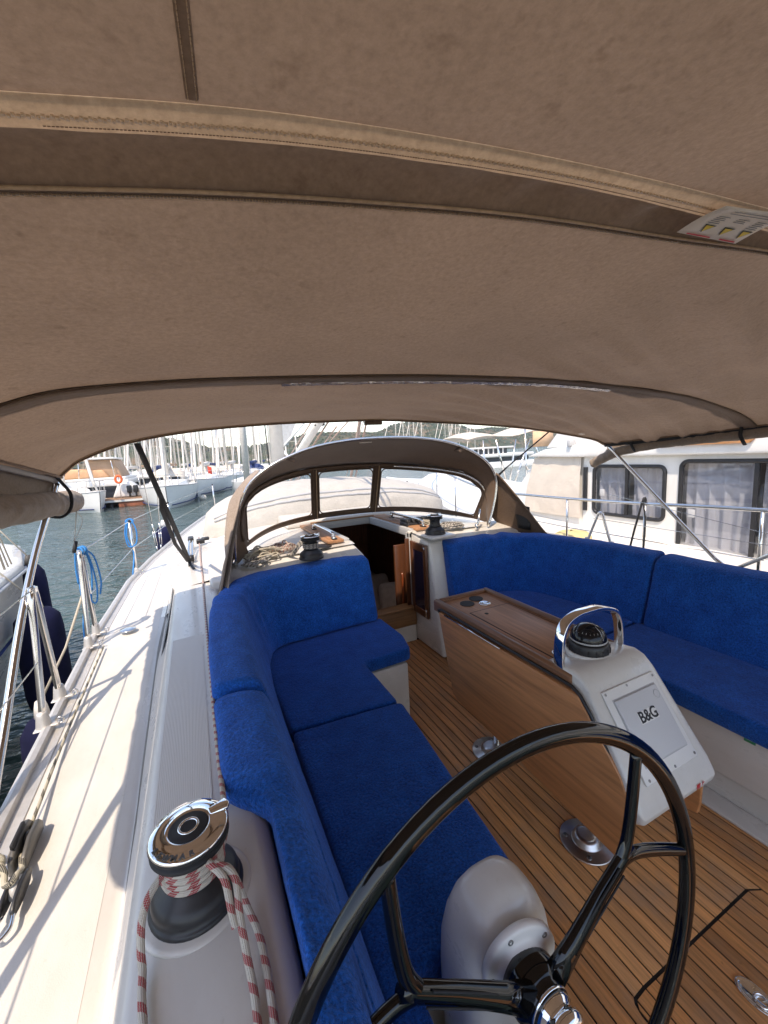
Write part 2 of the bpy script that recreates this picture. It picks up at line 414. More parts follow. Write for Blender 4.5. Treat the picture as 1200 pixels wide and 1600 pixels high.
def smooth_path(pts, n=6, closed=False):
    pts = [V(p) for p in pts]; out = []; N = len(pts)
    rng = range(N if closed else N - 1)
    for i in rng:
        p0 = pts[(i - 1) % N] if closed or i else pts[0] * 2 - pts[1]
        p1 = pts[i]; p2 = pts[(i + 1) % N]; p3 = pts[(i + 2) % N] if closed or i + 2 < N else pts[-1] * 2 - pts[-2]
        for k in range(n):
            t = k / n
            out.append(0.5 * ((2 * p1) + (p2 - p0) * t + (2 * p0 - 5 * p1 + 4 * p2 - p3) * t * t + (3 * p1 - p0 - 3 * p2 + p3) * t ** 3))
    if not closed: out.append(pts[-1])
    return out
def nz(p, s=1.0): return noise.noise(V(p) * s)
XC = 1.385
def mx(x): return 2 * XC - x
def text_mesh(txt, size, mat, name, parent, origin, xdir, ydir, bold=0.0, extr=0.0006):
    cu = bpy.data.curves.new(name, 'FONT'); cu.body = txt; cu.size = size; cu.align_x = 'CENTER'; cu.align_y = 'CENTER'
    cu.extrude = extr; cu.offset = bold
    to = bpy.data.objects.new(name, cu); COL.objects.link(to)
    dg = bpy.context.evaluated_depsgraph_get(); me = bpy.data.meshes.new_from_object(to.evaluated_get(dg))
    bpy.data.objects.remove(to); bpy.data.curves.remove(cu)
    X = V(xdir).normalized(); Y = V(ydir); Y = (Y - X * X.dot(Y)).normalized(); Z = X.cross(Y)
    Mt = Matrix(((X.x, Y.x, Z.x, origin[0]), (X.y, Y.y, Z.y, origin[1]), (X.z, Y.z, Z.z, origin[2]), (0, 0, 0, 1)))
    me.transform(Mt); off = V((0, 0, 0)); T = parent
    while T is not None: off += T.location; T = T.parent
    me.transform(Matrix.Translation(-off)); me.materials.clear(); me.materials.append(mat)
    o = bpy.data.objects.new(name, me); COL.objects.link(o)
    if parent is not None: o.parent = parent
    return o
# ------------------------------------------------------------------ large structure: sea, hills, own yacht's hull and deck
RY = [-1.2, 0, 1.4, 2.8, 4.0, 4.8, 5.7, 6.6, 7.4, 9.0, 10.2, 11.0]
RX = [-0.50, -0.55, -0.595, -0.63, -0.60, -0.50, -0.33, -0.14, 0.06, 0.52, 0.98, 1.36]
def rail_x(y): return interp(RY, RX, y)
def zd(y): return 0.68 + max(0, y - 3) ** 2 * 0.0035
b = MB()
R_ = [0.02, 2, 5, 9, 14, 20, 30, 45, 70, 120, 220, 400, 900, 1800, 2900]
rows = []
for r in R_: rows.append([(XC + r * cos(a * pi / 32), r * sin(a * pi / 32), -0.65) for a in range(64)])
b.grid(rows, True, closeu=True)
sea = struct('water', b, WATER)

# hill ridge seen over the marina
RIDX = [-420, -260, -150, -75, -40, -15, 20, 67, 100, 127, 190, 215, 240, 287, 325, 360, 400, 445, 500, 560, 640, 760]
RIDZ = [40, 45, 36, 27, 31, 27, 15.5, 16.5, 20, 29, 27, 26, 36, 44, 33, 25, 29, 26, 30, 38, 44, 40]
b = MB(); rows = []
NXH = 260
for j in range(14):
    t = j / 13.0; row = []
    for i in range(NXH + 1):
        x = lerp(-420, 760, i / NXH); h = interp(RIDX, RIDZ, x)
        p = sin(t * pi * 0.5) ** 0.8
        z = -1.0 + (h + 1) * p + nz((x * 0.05, t * 6, 3)) * 2.2 * t + nz((x * 0.2, t * 20, 9)) * 0.9 * t
        row.append((x, 360 + t * 120 - 40 * sin(x * 0.01) * (1 - t), z))
    rows.append(row)
for t, k in ((0.8, 1), (0.2, 2)): rows.append([(p[0], 480 + 90 * k, p[2] * t) for p in rows[13]])
b.grid(rows, True)
hill = struct('hills', b, WOODS)
b = MB(); rnd = random.Random(3)
for k in range(5200):
    t = rnd.random() ** 0.45; x = rnd.uniform(-300, 700); h = interp(RIDX, RIDZ, x)
    if nz((x * 0.03, t * 2, 5)) < -0.22 and t < 0.93: continue
    z = -1.0 + (h + 1) * sin(t * pi * 0.5) ** 0.8 - 0.5; y = 360 + t * 120 - 40 * sin(x * 0.01) * (1 - t)
    s_ = rnd.uniform(1.1, 2.5) * (1.15 if t > 0.9 else 1.0)
    vs = []
    for ring, (rr, zz) in enumerate(((0.5, -0.4), (1.0, 0.2), (0.7, 0.85))):
        for q in range(5):
            a = 2 * pi * q / 5 + ring * 0.6 + k; j_ = rnd.uniform(0.75, 1.25)
            vs.append((x + cos(a) * rr * s_ * j_, y + sin(a) * rr * s_ * j_, z + zz * s_ * rnd.uniform(0.8, 1.2)))
    vs.append((x + rnd.uniform(-.2, .2), y, z + 1.35 * s_)); fs = []
    for ring in range(2):
        for q in range(5): fs.append((ring * 5 + q, ring * 5 + (q + 1) % 5, ring * 5 + 5 + (q + 1) % 5, ring * 5 + 5 + q))
    for q in range(5): fs.append((10 + q, 10 + (q + 1) % 5, 15))
    b.add(vs, fs, False)
tag(one('hillside_trees', b, WOODS, 'dense green pine woods covering the hills behind the marina', 'woods'), kind='stuff')

# --- side decks and coamings, port then starboard (mirror)
def deck_sec(y):
    rx = rail_x(y); g = -0.262 - 0.02 * max(0, 1 - abs(y - 2.2))
    return [(rx, zd(y) - 0.005), (rx + 0.06, zd(y)), (g - 0.015, zd(y) + 0.004), (g, zd(y) - 0.006), (g + 0.010, zd(y) + 0.010), (-0.225, 0.735), (-0.210, 0.81), (-0.198, 0.846), (-0.175, 0.860), (-0.03, 0.866), (0.035, 0.866), (0.062, 0.855), (0.072, 0.83), (0.075, 0.36)]
def mirror(rows): return [[(mx(p[0]), p[1], p[2]) for p in r] for r in rows]
ys = [-1.2 + 0.15 * i for i in range(29)]; ys = [y for y in ys if y < 2.95] + [2.95]
rows = [[(x, y, z) for x, z in deck_sec(y)] for y in ys]
b = MB(); b.grid(rows); b.grid(mirror(rows)); dk = struct('side_deck', b, GEL)
# painted non-skid field on the flat of the side deck and the ribbed field on the coaming top
b = MB(); rows = [[(rail_x(y) + 0.085, y, zd(y) + 0.0035), (-0.30, y, zd(y) + 0.0045)] for y in [-1.2 + .2 * i for i in range(30)] if y < 4.6]
b.grid(rows); b.grid(mirror(rows)); b.build('nonskid_panel', DECK, dk)
b = MB(); rows = [[(lerp(-0.172, -0.045, k / 3), y, lerp(0.8606, 0.8655, k / 3) + 0.0015) for k in range(4)] for y in (0.90, 1.3, 1.7, 2.05)]
b.grid(rows); b.grid(mirror(rows)); b.build('ribbed_panel', RIB, dk)
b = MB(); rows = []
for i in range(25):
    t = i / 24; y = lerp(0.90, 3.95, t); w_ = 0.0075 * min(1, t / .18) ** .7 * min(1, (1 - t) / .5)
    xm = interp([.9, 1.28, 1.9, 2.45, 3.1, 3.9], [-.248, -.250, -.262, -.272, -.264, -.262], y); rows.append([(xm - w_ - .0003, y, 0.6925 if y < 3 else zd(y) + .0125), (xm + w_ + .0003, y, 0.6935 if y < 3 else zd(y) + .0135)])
b.grid(rows); b.build('gutter_shade', M('gutter_shadow_grey', (.22, .21, .19), .7), dk)  # flat tapered strip: shade of the deck-to-coaming groove painted as dark grey
# long dark side light in the coaming foot
b = MB(); rows = []
for i in range(15):
    t = i / 14; y = lerp(2.25, 3.55, t); w_ = sin(t * pi) ** 0.7
    rows.append([(-0.250, y, 0.705), (-0.250 + 0.022 * w_ + 0.001, y, 0.705 + 0.055 * w_ + 0.001)])
b.grid(rows); b.grid(mirror(rows)); b.build('side_window', GROOVE, dk, solid=0.003)
# hatch rectangle drawn in the coaming top (locker lid joint)
# hull topsides
b = MB(); rows = []
for y in [-1.2, 0, 1.4, 2.8, 4.0, 4.8, 5.7, 6.6, 7.4, 9.0, 10.2, 11.0]:
    rx = rail_x(y); f_ = (XC - rx)
    rows.append([(rx + 0.0, y, zd(y)), (rx - 0.02, y, zd(y) - 0.04), (rx + 0.04 * f_, y, 0.2), (rx + 0.10 * f_, y, -0.25), (rx + 0.2 * f_, y, -0.66), (rx + 0.5 * f_, y, -1.1)])
b.grid(rows); b.grid(mirror(rows)); struct('yacht_hull', b, GEL)

# --- foredeck and coachroof, one loft with the companionway cut out
yb = [2.95, 3.06, 3.3, 3.6, 3.97, 4.1, 4.5, 4.8, 5.2, 5.7, 6.2, 6.6, 7.0, 7.4, 8.0, 8.6, 9.2, 9.8, 10.3, 10.8, 11.0]
rows = []
for y in yb:
    rx = rail_x(y); g = -0.262 if y < 3.8 else interp([3.8, 5.7, 7.4, 9.0], [-0.262, 0.02, 0.42, 0.9], y)
    g = max(g, rx + 0.01) if y > 8.5 else g
    k = 1.0 if y < 6.4 else max(0.0, 1 - (y - 6.4) / 2.6); top = zd(y) + 0.30 * k + 0.0
    top = min(top, 0.985 + 0.02 * k) if y < 6 else top
    if y > 8.9: g = lerp(rx, XC, 0.5)
    h = [(rx, zd(y) - 0.005), (rx + 0.05, zd(y)), (g - 0.01, zd(y) + 0.004), (g + 0.037, zd(y) + .055 * k), (g + 0.087, zd(y) + .165 * k), (g + 0.16, zd(y) + .183 * k), (g + 0.32, zd(y) + 0.205 * k), (g + 0.45, zd(y) + 0.25 * k), (min(g + 0.80, 1.08), lerp(zd(y), top, 0.96)), (1.10, top), (1.66, top)]
    if y > 8.5: h = [(lerp(rx, 1.66, q / 10), zd(y) + .02 * min(q, 2) / 2) for q in range(11)]
    l = [(x, y, z) for x, z in h]
    r = [(mx(x), y, z) for x, y_, z in l[:9]][::-1]
    rows.append(l + [(1.67, y, top)] * 0 + r)
# columns: 0..8 port+roof, 8 is x=1.66 ; cut between col 7 (x=1.10) and col 8 (x=1.66)
b = MB(); b.grid(rows, True, skip=lambda i, k: k == 9 and 0 <= i <= 3)
cr = struct('coachroof', b, GEL)
ZR = 0.985
# garage moulding ahead of the companionway, hatch lips and its coamings
b = MB()
b.prism([(3.99, 0.98), (3.99, 1.045), (4.25, 1.075), (4.62, 1.055), (4.70, 0.97)], 0.78, 1.98, 'x'); b.build('hatch_garage', GEL, cr, bevel=0.02)
b = MB(); b.box((1.045, 3.06, 0.935), (1.095, 3.99, 1.005)); b.box((1.662, 3.06, 0.935), (1.70, 3.99, 1.005)); b.box((1.045, 3.975, 0.935), (1.70, 4.02, 1.008))
b.build('hatch_rail', GREYP, cr, bevel=0.004)
b = MB(); b.box((1.02, 3.965, 1.008), (1.72, 4.06, 1.022)); b.build('hatch_trim', TEAKX, cr, bevel=0.003)
b = MB(); b.box((1.705, 3.02, 0.99), (1.86, 4.0, 1.014)); b.build('hatch_slide_board', TEAKT, cr, bevel=0.004)
b = MB(); b.box((0.90, 3.02, 0.99), (1.035, 3.95, 1.014)); b.build('hatch_slide_board', TEAKT, cr, bevel=0.004)
b = MB(); b.box((1.64, 3.045, 0.93), (1.90, 3.085, 0.99)); b.build('roof_lip', GEL, cr, bevel=0.006)

# --- bulkhead, companionway surround, moulded sides
b = MB()
b.prism([(0.40, 0.0), (1.10, 0.0), (1.10, 0.985), (0.30, 0.97)], 3.045, 3.09, 'y'); b.prism([(1.66, 0.0), (2.37, 0.0), (2.47, 0.97), (1.66, 0.985)], 3.045, 3.09, 'y')
b.box((1.10, 3.02, -0.02), (1.66, 3.09, 0.15))
bk = struct('bulkhead', b, GEL)
b = MB(); b.box((1.102, 3.0, 0.152), (1.658, 3.085, 0.30)); b.build('threshold', TEAKX, bk, bevel=0.006)
b = MB(); b.box((1.112, 2.995, 0.302), (1.648, 3.11, 0.325)); b.build('threshold_cap', TEAKX, bk, bevel=0.005)
b = MB(); b.box((1.640, 3.045, 0.30), (1.668, 3.115, 0.975)); b.box((1.092, 3.045, 0.30), (1.120, 3.115, 0.975)); b.build('door_frame', GREYP, bk, bevel=0.004)
b = MB(); b.box((1.60, 3.045, 0.30), (1.638, 3.06, 0.93)); b.build('door_jamb', TEAKDOOR, bk, bevel=0.003)

# forward seat boxes (pillars) each side of the companionway with a sloped aft edge, and long seat boxes
b = MB()
for s in (0, 1):
    f = (lambda x: x) if s else (lambda x: mx(x))
    def q(x, y, z): return (f(x), y, z)
    v = [q(1.665, 3.05, 0), q(1.665, 2.60, 0), q(1.665, 2.76, 0.93), q(1.665, 3.05, 0.985), q(2.75, 3.05, 0), q(2.75, 2.60, 0), q(2.75, 2.80, 0.90), q(2.75, 3.05, 0.97)]
    b.add(v, [(0, 1, 2, 3), (4, 7, 6, 5), (1, 5, 6, 2), (3, 2, 6, 7), (0, 4, 5, 1)])
struct('cockpit_front', b, GEL, bevel=0.025, seg=3)
b = MB()   # starboard long box with toe ledge; port long box; L boxes
b.prism([(2.06, 0), (2.06, 0.125), (2.025, 0.14), (2.025, 0.385), (2.70, 0.385), (2.70, 0)], -0.9, 2.62, 'y')
b.prism([(0.075, 0), (0.075, 0.385), (0.72, 0.385), (0.72, 0)], 0.70, 2.70, 'y'); b.box((0.076, -0.3, 0), (0.335, 0.70, 0.384))
b.box((0.721, 2.10, 0), (1.085, 2.70, 0.372))
sb = struct('seat_box', b, GEL, bevel=0.012)
b = MB(); b.box((1.95, -0.9, -0.001), (2.0595, 2.6, 0.012)); b.build('floor_kerb', GEL, sb, bevel=0.004)

# --- cockpit floor: caulked teak planks, one mesh per plank, hatch lid with its own planks
b = MB(); b.box((0.69, -0.9, -0.03), (2.06, 3.05, -0.004)); fl = struct('cockpit_floor', b, CAULK)
PW = 0.05; x0 = XC - 13 * PW
HX0, HX1, HY0, HY1 = 1.019, 1.734, -0.35, 0.617
def plank(xa, xb, ya, yb_, par, z=0.0):
    bb = MB(); bb.box((xa, ya, -0.006), (xb, yb_, z)); return bb.build('teak_plank', TEAKP, par, bevel=0.0008, seg=1)
lid = None
b = MB(); b.box((HX0, HY0, -0.004), (HX1, HY1, -0.0035))
lid = b.build('floor_hatch', CAULK, fl)
rnd = random.Random(5)
for k in range(26):
    xa = x0 + k * PW + 0.0029; xb = xa + PW - 0.0058
    if xb < HX0 + 0.002 or xa > HX1 - 0.002:
        if xa > 1.62 + .0: ye = 2.60 if xa > 1.655 else 3.01
        else: ye = 3.01
        if xa < 0.72 - 0.03 or xb > 2.02 + 0.03: continue
        # butt joints here and there
        cuts = [-0.9, 3.01 if xa > 0.95 and xa < 1.65 else 2.60]
        if xa > 1.09 and xa < 1.655: cuts[-1] = 3.01
        plank(xa, xb, cuts[0], cuts[1], fl)
    else:
        r = 0.035
        def cut(x):
            d = min(x - HX0, HX1 - x); d = max(0.0, min(r, d)); return r - sqrt(max(0, r * r - (r - d) ** 2))
        bb = MB()
        a1, a2 = max(xa, HX0 + .003), min(xb, HX1 - .003); poly = [(xa, 3.01), (xa, HY1 + .0065 - cut(max(xa, HX0))), (xb, HY1 + .0065 - cut(min(xb, HX1))), (xb, 3.01)]
        if xa < HX0 < xb: poly = [(xa, 3.01), (xa, -0.9), (HX0 - .005, -0.9), (HX0 - .005, HY1 - .035), (HX0 + .002, HY1 - .010), (HX0 + .016, HY1 + .004), (xb, HY1 + .0065), (xb, 3.01)]
        if xa < HX1 < xb: poly = [(xb, 3.01), (xb, -0.9), (HX1 + .005, -0.9), (HX1 + .005, HY1 - .035), (HX1 - .002, HY1 - .010), (HX1 - .016, HY1 + .004), (xa, HY1 + .0065), (xa, 3.01)]
        bb.prism(poly, -0.006, 0.0, 'z'); bb.build('teak_plank', TEAKP, fl, bevel=0.0008, seg=1)
        bb = MB(); bb.prism([(a1, HY0 + .004), (a1, HY1 - .004 - cut(a1)), (a2, HY1 - .004 - cut(a2)), (a2, HY0 + .004)], -0.0034, 0.0, 'z')
        bb.build('teak_plank', TEAKP, lid)
b = MB(); 
prof = [(0.052, 0.0), (0.053, 0.004), (0.046, 0.006), (0.040, 0.0045), (0.036, 0.001), (0.0, 0.0005)]
b.lathe(prof, (1.353, 0.455, 0.0), 28, sx=0.62, sy=1.0); b.tube([(1.353 + .018 * cos(a), 0.440 + .018 * sin(a), 0.006) for a in [2 * pi * i / 16 for i in range(16)]], 0.004, 8, closed=True)
b.box((1.347, 0.455, 0.002), (1.359, 0.492, 0.008)); b.build('lifting_ring', CHROME, lid)

# toe rail: slotted aluminium extrusion along the deck edge, both sides
for s in (0, 1):
    f = (lambda x: x) if not s else mx
    b = MB(); yy = [-1.2 + 0.2 * i for i in range(62)]; yy = [y for y in yy if y < 10.9]
    rows = []
    for y in yy:
        x = rail_x(y); z = zd(y); rows.append([(f(x - 0.022), y, z - 0.03), (f(x - 0.022), y, z + 0.028), (f(x - 0.008), y, z + 0.034), (f(x + 0.006), y, z + 0.028), (f(x + 0.008), y, z + 0.006), (f(x + 0.040), y, z + 0.003), (f(x + 0.042), y, z - 0.004)])
    b.grid(rows, False); b.build('toe_rail', ALU, dk)

# --- cabin interior glimpsed through the companionway
b = MB()
b.box((0.5, 3.12, -1.1), (2.3, 3.13, 0.10)); b.box((0.3, 3.13, -1.12), (2.5, 6.0, -1.08)); b.box((0.3, 6.0, -1.1), (2.5, 6.04, 0.9)); b.box((0.26, 3.1, -1.1), (0.3, 6.0, 0.9)); b.box((2.46, 3.1, -1.1), (2.5, 6.0, 0.9))
struct('cabin_lining', b, CABIN)
# ------------------------------------------------------------------ bimini canopy overhead
bim = empty('bimini_top', (XC, 1.0, 0.75), 'large brown canvas sun canopy on steel bows over the whole cockpit', 'canopy')
F_ = [(-.60, 2.445, 1.640), (-.55, 2.44, 1.685), (-.479, 2.44, 1.735), (-.282, 2.44, 1.806), (.02, 2.44, 1.856), (.428, 2.44, 1.886), (.80, 2.44, 1.895), (1.169, 2.44, 1.897), (1.56, 2.44, 1.878), (1.952, 2.44, 1.854), (2.30, 2.44, 1.826), (2.594, 2.44, 1.793), (2.962, 2.44, 1.739), (3.20, 2.44, 1.697), (3.335, 2.445, 1.650)]
B_ = [(-.61, 1.38, 1.765), (-.54, 1.38, 1.81), (-.428, 1.38, 1.853), (-.289, 1.38, 1.893), (-.0, 1.38, 1.925), (.35, 1.38, 1.946), (.78, 1.38, 1.963), (1.17, 1.38, 1.968), (1.56, 1.38, 1.966), (2.0, 1.38, 1.946), (2.35, 1.38, 1.922), (2.62, 1.38, 1.896), (3.0, 1.38, 1.828), (3.22, 1.38, 1.775), (3.36, 1.38, 1.715)]
def arch(x, zc): return zc - 0.062 * (abs(x - XC) / 1.4) ** 2.2 - 0.9 * max(0, abs(x - XC) - 1.72) ** 1.5
SMX, SMY = [-.62, -.171, .04, .212, .545, .977, 1.257, 1.7, 2.4, 3.36], [.70, .671, .637, .62, .584, .559, .522, .49, .44, .40]
ZFY = [.60, .578, .541, .523, .500, .490, .474, .445, .40, .36]
ZAY = [.57, .548, .508, .492, .470, .450, .432, .40, .355, .315]
def fr(xs, ys, z): return [(x, y, z(x)) for x, y in zip(xs, ys)]
NU = 260
def resamp(pts, n):
    P_ = smooth_path(pts, 12); xs = [p.x for p in P_]; x0_, x1_ = xs[0], xs[-1]; out = []
    for i in range(n + 1):
        x = lerp(x0_, x1_, i / n); y = interp(xs, [p.y for p in P_], x); z = interp(xs, [p.z for p in P_], x); out.append(V((x, y, z)))
    return out
FRONT, BOW2 = resamp(F_, NU), resamp(B_, NU)
def nearline(ys_, zc):
    out = []
    for i in range(NU + 1):
        x = lerp(-.62, 3.36, i / NU); y = sum(interp(SMX, ys_, x + o) for o in (-.12, -.08, -.04, 0, .04, .08, .12)) / 7; out.append(V((x, y, arch(x, zc))))
    return out
SEAM = nearline(SMY, 2.09); ZF = nearline(ZFY, 2.10); ZA = nearline(ZAY, 2.105)
AFT = resamp([(x, -0.55, arch(x, 2.13)) for x in SMX], NU); AFT2 = resamp([(x, -1.3, arch(x, 2.05)) for x in SMX], NU)
def wr(p, k):   # slack-cloth folds, stronger to starboard
    x, y = p.x, p.y; s = max(0.0, min(1.0, (x - 0.9) / 0.8)) * k
    d = (y - 1.25) * 0.93 - (x - 1.5) * 0.36
    a = (0.030 * nz((d * 12, x * 1.0, 2)) + 0.012 * nz((d * 27, x * 1.6, 5))) * s + 0.004 * nz((d * 9, x * 2, 8)) * k
    return a + 0.006 * nz((x * 1.3, y * 2.2, 7)) * k + 0.0012 * nz((x * 9, y * 9, 1)) * k
def panel(A, B2, n, sag, k=1.0):
    rows = []
    for j in range(n + 1):
        t = j / n; rows.append([])
        for i in range(len(A)):
            p = A[i].lerp(B2[i], t); e = 4 * t * (1 - t); p = V((p.x, p.y, p.z - sag * e + wr(p, k) * min(1, e * 2.5))); rows[-1].append(p)
    return rows
b = MB(); b.grid(panel(BOW2, FRONT, 34, 0.012, 1.0)); b.build('canopy_panel', CANVAS, bim)
b = MB(); b.grid(panel(SEAM, BOW2, 34, 0.004, 1.0)); b.build('canopy_panel', CANVAS, bim)
b = MB(); b.grid(panel(AFT, ZA, 30, 0.010, 0.7)); b.build('canopy_panel', CANVAS, bim)
b = MB(); b.grid(panel(AFT2, AFT, 6, 0.0, 0.2)); b.build('canopy_panel', CANVAS, bim)
# sleeve between the zips, gathered
rows = []
for j in range(13):
    t = j / 12; rows.append([])
    for i in range(NU * 2 + 1):
        u = i / 2; i0 = min(NU - 1, int(u)); q = u - i0
        p = ZF[i0].lerp(ZF[i0 + 1], q).lerp(SEAM[i0].lerp(SEAM[i0 + 1], q), t)
        e = 4 * t * (1 - t); fold = nz((p.x * 13 + p.y * 8, p.y * 6, 4)) * max(0.15, min(1, (p.x - .2) / .5))
        rows[-1].append(V((p.x, p.y, p.z + 0.016 * e + 0.015 * fold * min(1, e * 1.6) + 0.001)))
b = MB(); b.grid(rows); b.build('bow_sleeve', CANVASD, bim)
# folded zip flap (wide light tape), its zip teeth, stitching
def offp(P_, dz, dy=0.0): return [V((p.x, p.y + dy, p.z + dz)) for p in P_]
b = MB(); rows = []
mid = [a.lerp(c, 0.5) for a, c in zip(ZA, ZF)]
for t, dz in ((0.0, 0.002), (0.03, -0.004), (0.25, -0.0060), (0.55, -0.0045), (0.75, -0.0062), (0.96, -0.007), (1.06, -0.002), (1.05, 0.003)):
    rows.append([a.lerp(c, t) + V((0, 0, dz + 0.0012 * nz((a.x * 14, t * 3, 1)))) for a, c in zip(ZA, ZF)])
b.grid(rows); b.build('zip_flap', TAPE, bim)
def zipteeth(line, name, dz, w_, pitch, x0_, x1_, mat=TAPE):
    bb = MB(); L = [p for p in line]; cum = [0]
    for i in range(1, len(L)): cum.append(cum[-1] + (L[i] - L[i - 1]).length)
    s_ = 0; k = 0
    while s_ < cum[-1]:
        x = interp(cum, [p.x for p in L], s_); y = interp(cum, [p.y for p in L], s_); z = interp(cum, [p.z for p in L], s_) + dz
        if x0_ < x < x1_: 
            o = w_ * 0.35 * (1 if k % 2 else -1)
            bb.box((x - pitch * .36, y + o - w_ * .7, z - 0.0022), (x + pitch * .36, y + o + w_ * .7, z))
        s_ += pitch; k += 1
    return tag(bb.build(name, mat, bim), kind='stuff')
ZT = [a.lerp(c, 0.55) for a, c in zip(ZA, ZF)]
zipteeth(ZT, 'zip_teeth', -0.0050, 0.0026, 0.0042, -0.3, 1.9, M('zip_teeth_plastic', (0.55, 0.40, 0.26), 0.4))
ZS = offp(SEAM, -0.001, 0.002)
b = MB(); b.tube(offp(SEAM, -0.002, -0.006), 0.0026, 6); b.tube(offp(SEAM, -0.002, 0.008), 0.0028, 6); b.build('zip_binding', TAPE, bim)
b = MB(); b.tube(offp(SEAM, -0.0005, 0.001), 0.0030, 6); b.build('zip_gap', BROWNTRIM, bim)
zipteeth(ZS, 'zip_teeth', -0.0030, 0.0018, 0.0042, -0.3, 1.9, M('zip_teeth_dark', (0.28, 0.19, 0.12), 0.4))
# stitched joint ahead of the camera top-left
b = MB()
def jn(y, o): x = 0.040 + (y - .36) * 0.085 + o; return V((x, y, arch(x, interp([-.55, .508], [2.13, 2.105], y)) - 0.0125 - 0.010 * 0))
def on_aft(x, y):
    t = (y + 0.55) / (interp([p.x for p in ZA], [p.y for p in ZA], x) + 0.55); t = max(0, min(1, t)); e = 4 * t * (1 - t)
    p = V((x, y, lerp(arch(x, 2.13), arch(x, 2.105), t))); return V((x, y, p.z - 0.010 * e + wr(p, .7) * min(1, e * 2.5)))
J = lambda o, dz: [on_aft(0.034 + (y - .42) * 0.09 + o, y) + V((0, 0, dz)) for y in [-0.2 + 0.0335 * i for i in range(22)]]
b = MB(); b.grid([J(-.0065, .001), J(-.006, -.0020), J(.0, -.0024), J(.006, -.0020), J(.0065, .001)]); b.build('seam_strip', CANVAS, bim)
b = MB()
for o in (-.0040, .0044):
    L = J(o, -.0036)
    for i in range(len(L) - 1):
        for k in range(7):
            t0, t1 = (k + .12) / 7, (k + .88) / 7; b.tube([L[i].lerp(L[i + 1], t0), L[i].lerp(L[i + 1], (t0 + t1) / 2) + V((0, 0, -.0006)), L[i].lerp(L[i + 1], t1)], 0.00055, 5)
tag(b.build('stitching', TAPE, bim), kind='stuff')
b = MB()
for t in (0.80,):
    L = [a.lerp(c, t) + V((0, 0, -0.0078)) for a, c in zip(ZA, ZF)]
    for i in range(34, 190):
        for k in range(4):
            if L[i].x > 1.3: continue
            b.tube([L[i].lerp(L[i + 1], (k + .15) / 4), L[i].lerp(L[i + 1], (k + .85) / 4)], 0.0006, 4)
tag(b.build('stitching', CANVASD, bim), kind='stuff')
# bow 2 sleeve strip with its torn reflective liner, and front hem
def strip(L, y0, y1, dz, n=4):
    out = []
    for j in range(n + 1):
        t = j / n; out.append([V((p.x, p.y + lerp(y0, y1, t), p.z + dz * (1 if 0 < j < n else 0.15) + (0 if 0 < t < 1 else 0))) for p in L])
    return out
b = MB(); b.grid(strip(BOW2, -0.005, 0.090, -0.010, 6)); b.build('bow_sleeve', CANVASD, bim)
b = MB(); b.tube(offp(BOW2, -0.007, -0.005), 0.0028, 6); b.build('sleeve_binding', M('sleeve_seam_brown', (.12, .078, .052), .85), bim)
crp = [p for p in BOW2 if 0.30 < p.x < 1.98]; b = MB(); rows = []
for j in range(5):
    t = j / 4; rows.append([V((p.x, p.y + 0.05 + lerp(-.012, .014, t) * (1 if p.x > 1.05 else 0.55) + .006 * nz((p.x * 22, 1, j)), p.z - 0.016 - 0.008 * sin(t * pi) + .003 * nz((p.x * 30, j * 3, 2)))) for p in crp])
b.grid(rows); b.build('silver_liner', M('crinkled_silver_film', (0.75, 0.68, 0.62), 0.25, 0.7, var=0.35, vs=25, bs=60, bstr=0.8, bdist=0.01), bim)
b = MB(); b.grid(strip(FRONT, -0.012, 0.006, -0.010, 3)); b.tube(offp(FRONT, -0.006, 0.008), 0.007, 8); b.build('front_hem', TAPE, bim)
b = MB(); b.tube(offp(FRONT, -0.010, -0.016), 0.0035, 6); b.build('hem_binding', BROWNTRIM, bim)
b = MB(); b.box((1.03, 2.425, 1.862), (1.15, 2.455, 1.885)); b.build('velcro_tab', BROWNTRIM, bim, bevel=0.004)
# side edge bars and side curtains
for s in (0, 1):
    A = [AFT[0], SEAM[0], BOW2[0], FRONT[0]] if not s else [AFT[-1], SEAM[-1], BOW2[-1], FRONT[-1]]
    P_ = smooth_path(A, 10); b = MB()
    b.tube([p + V((0, 0, -0.006)) for p in P_], 0.012, 8, flat=1.6); b.build('edge_rail', RUBBER if s else M('edge_zip', (0.16, 0.13, 0.115), 0.5), bim)
    b = MB(); b.tube([p + V(((0.022 if not s else -0.022), 0, 0.004)) for p in P_], 0.006, 6); b.build('edge_piping', CANVASD, bim)
def bez(P_, n=8): return smooth_path(P_, n)
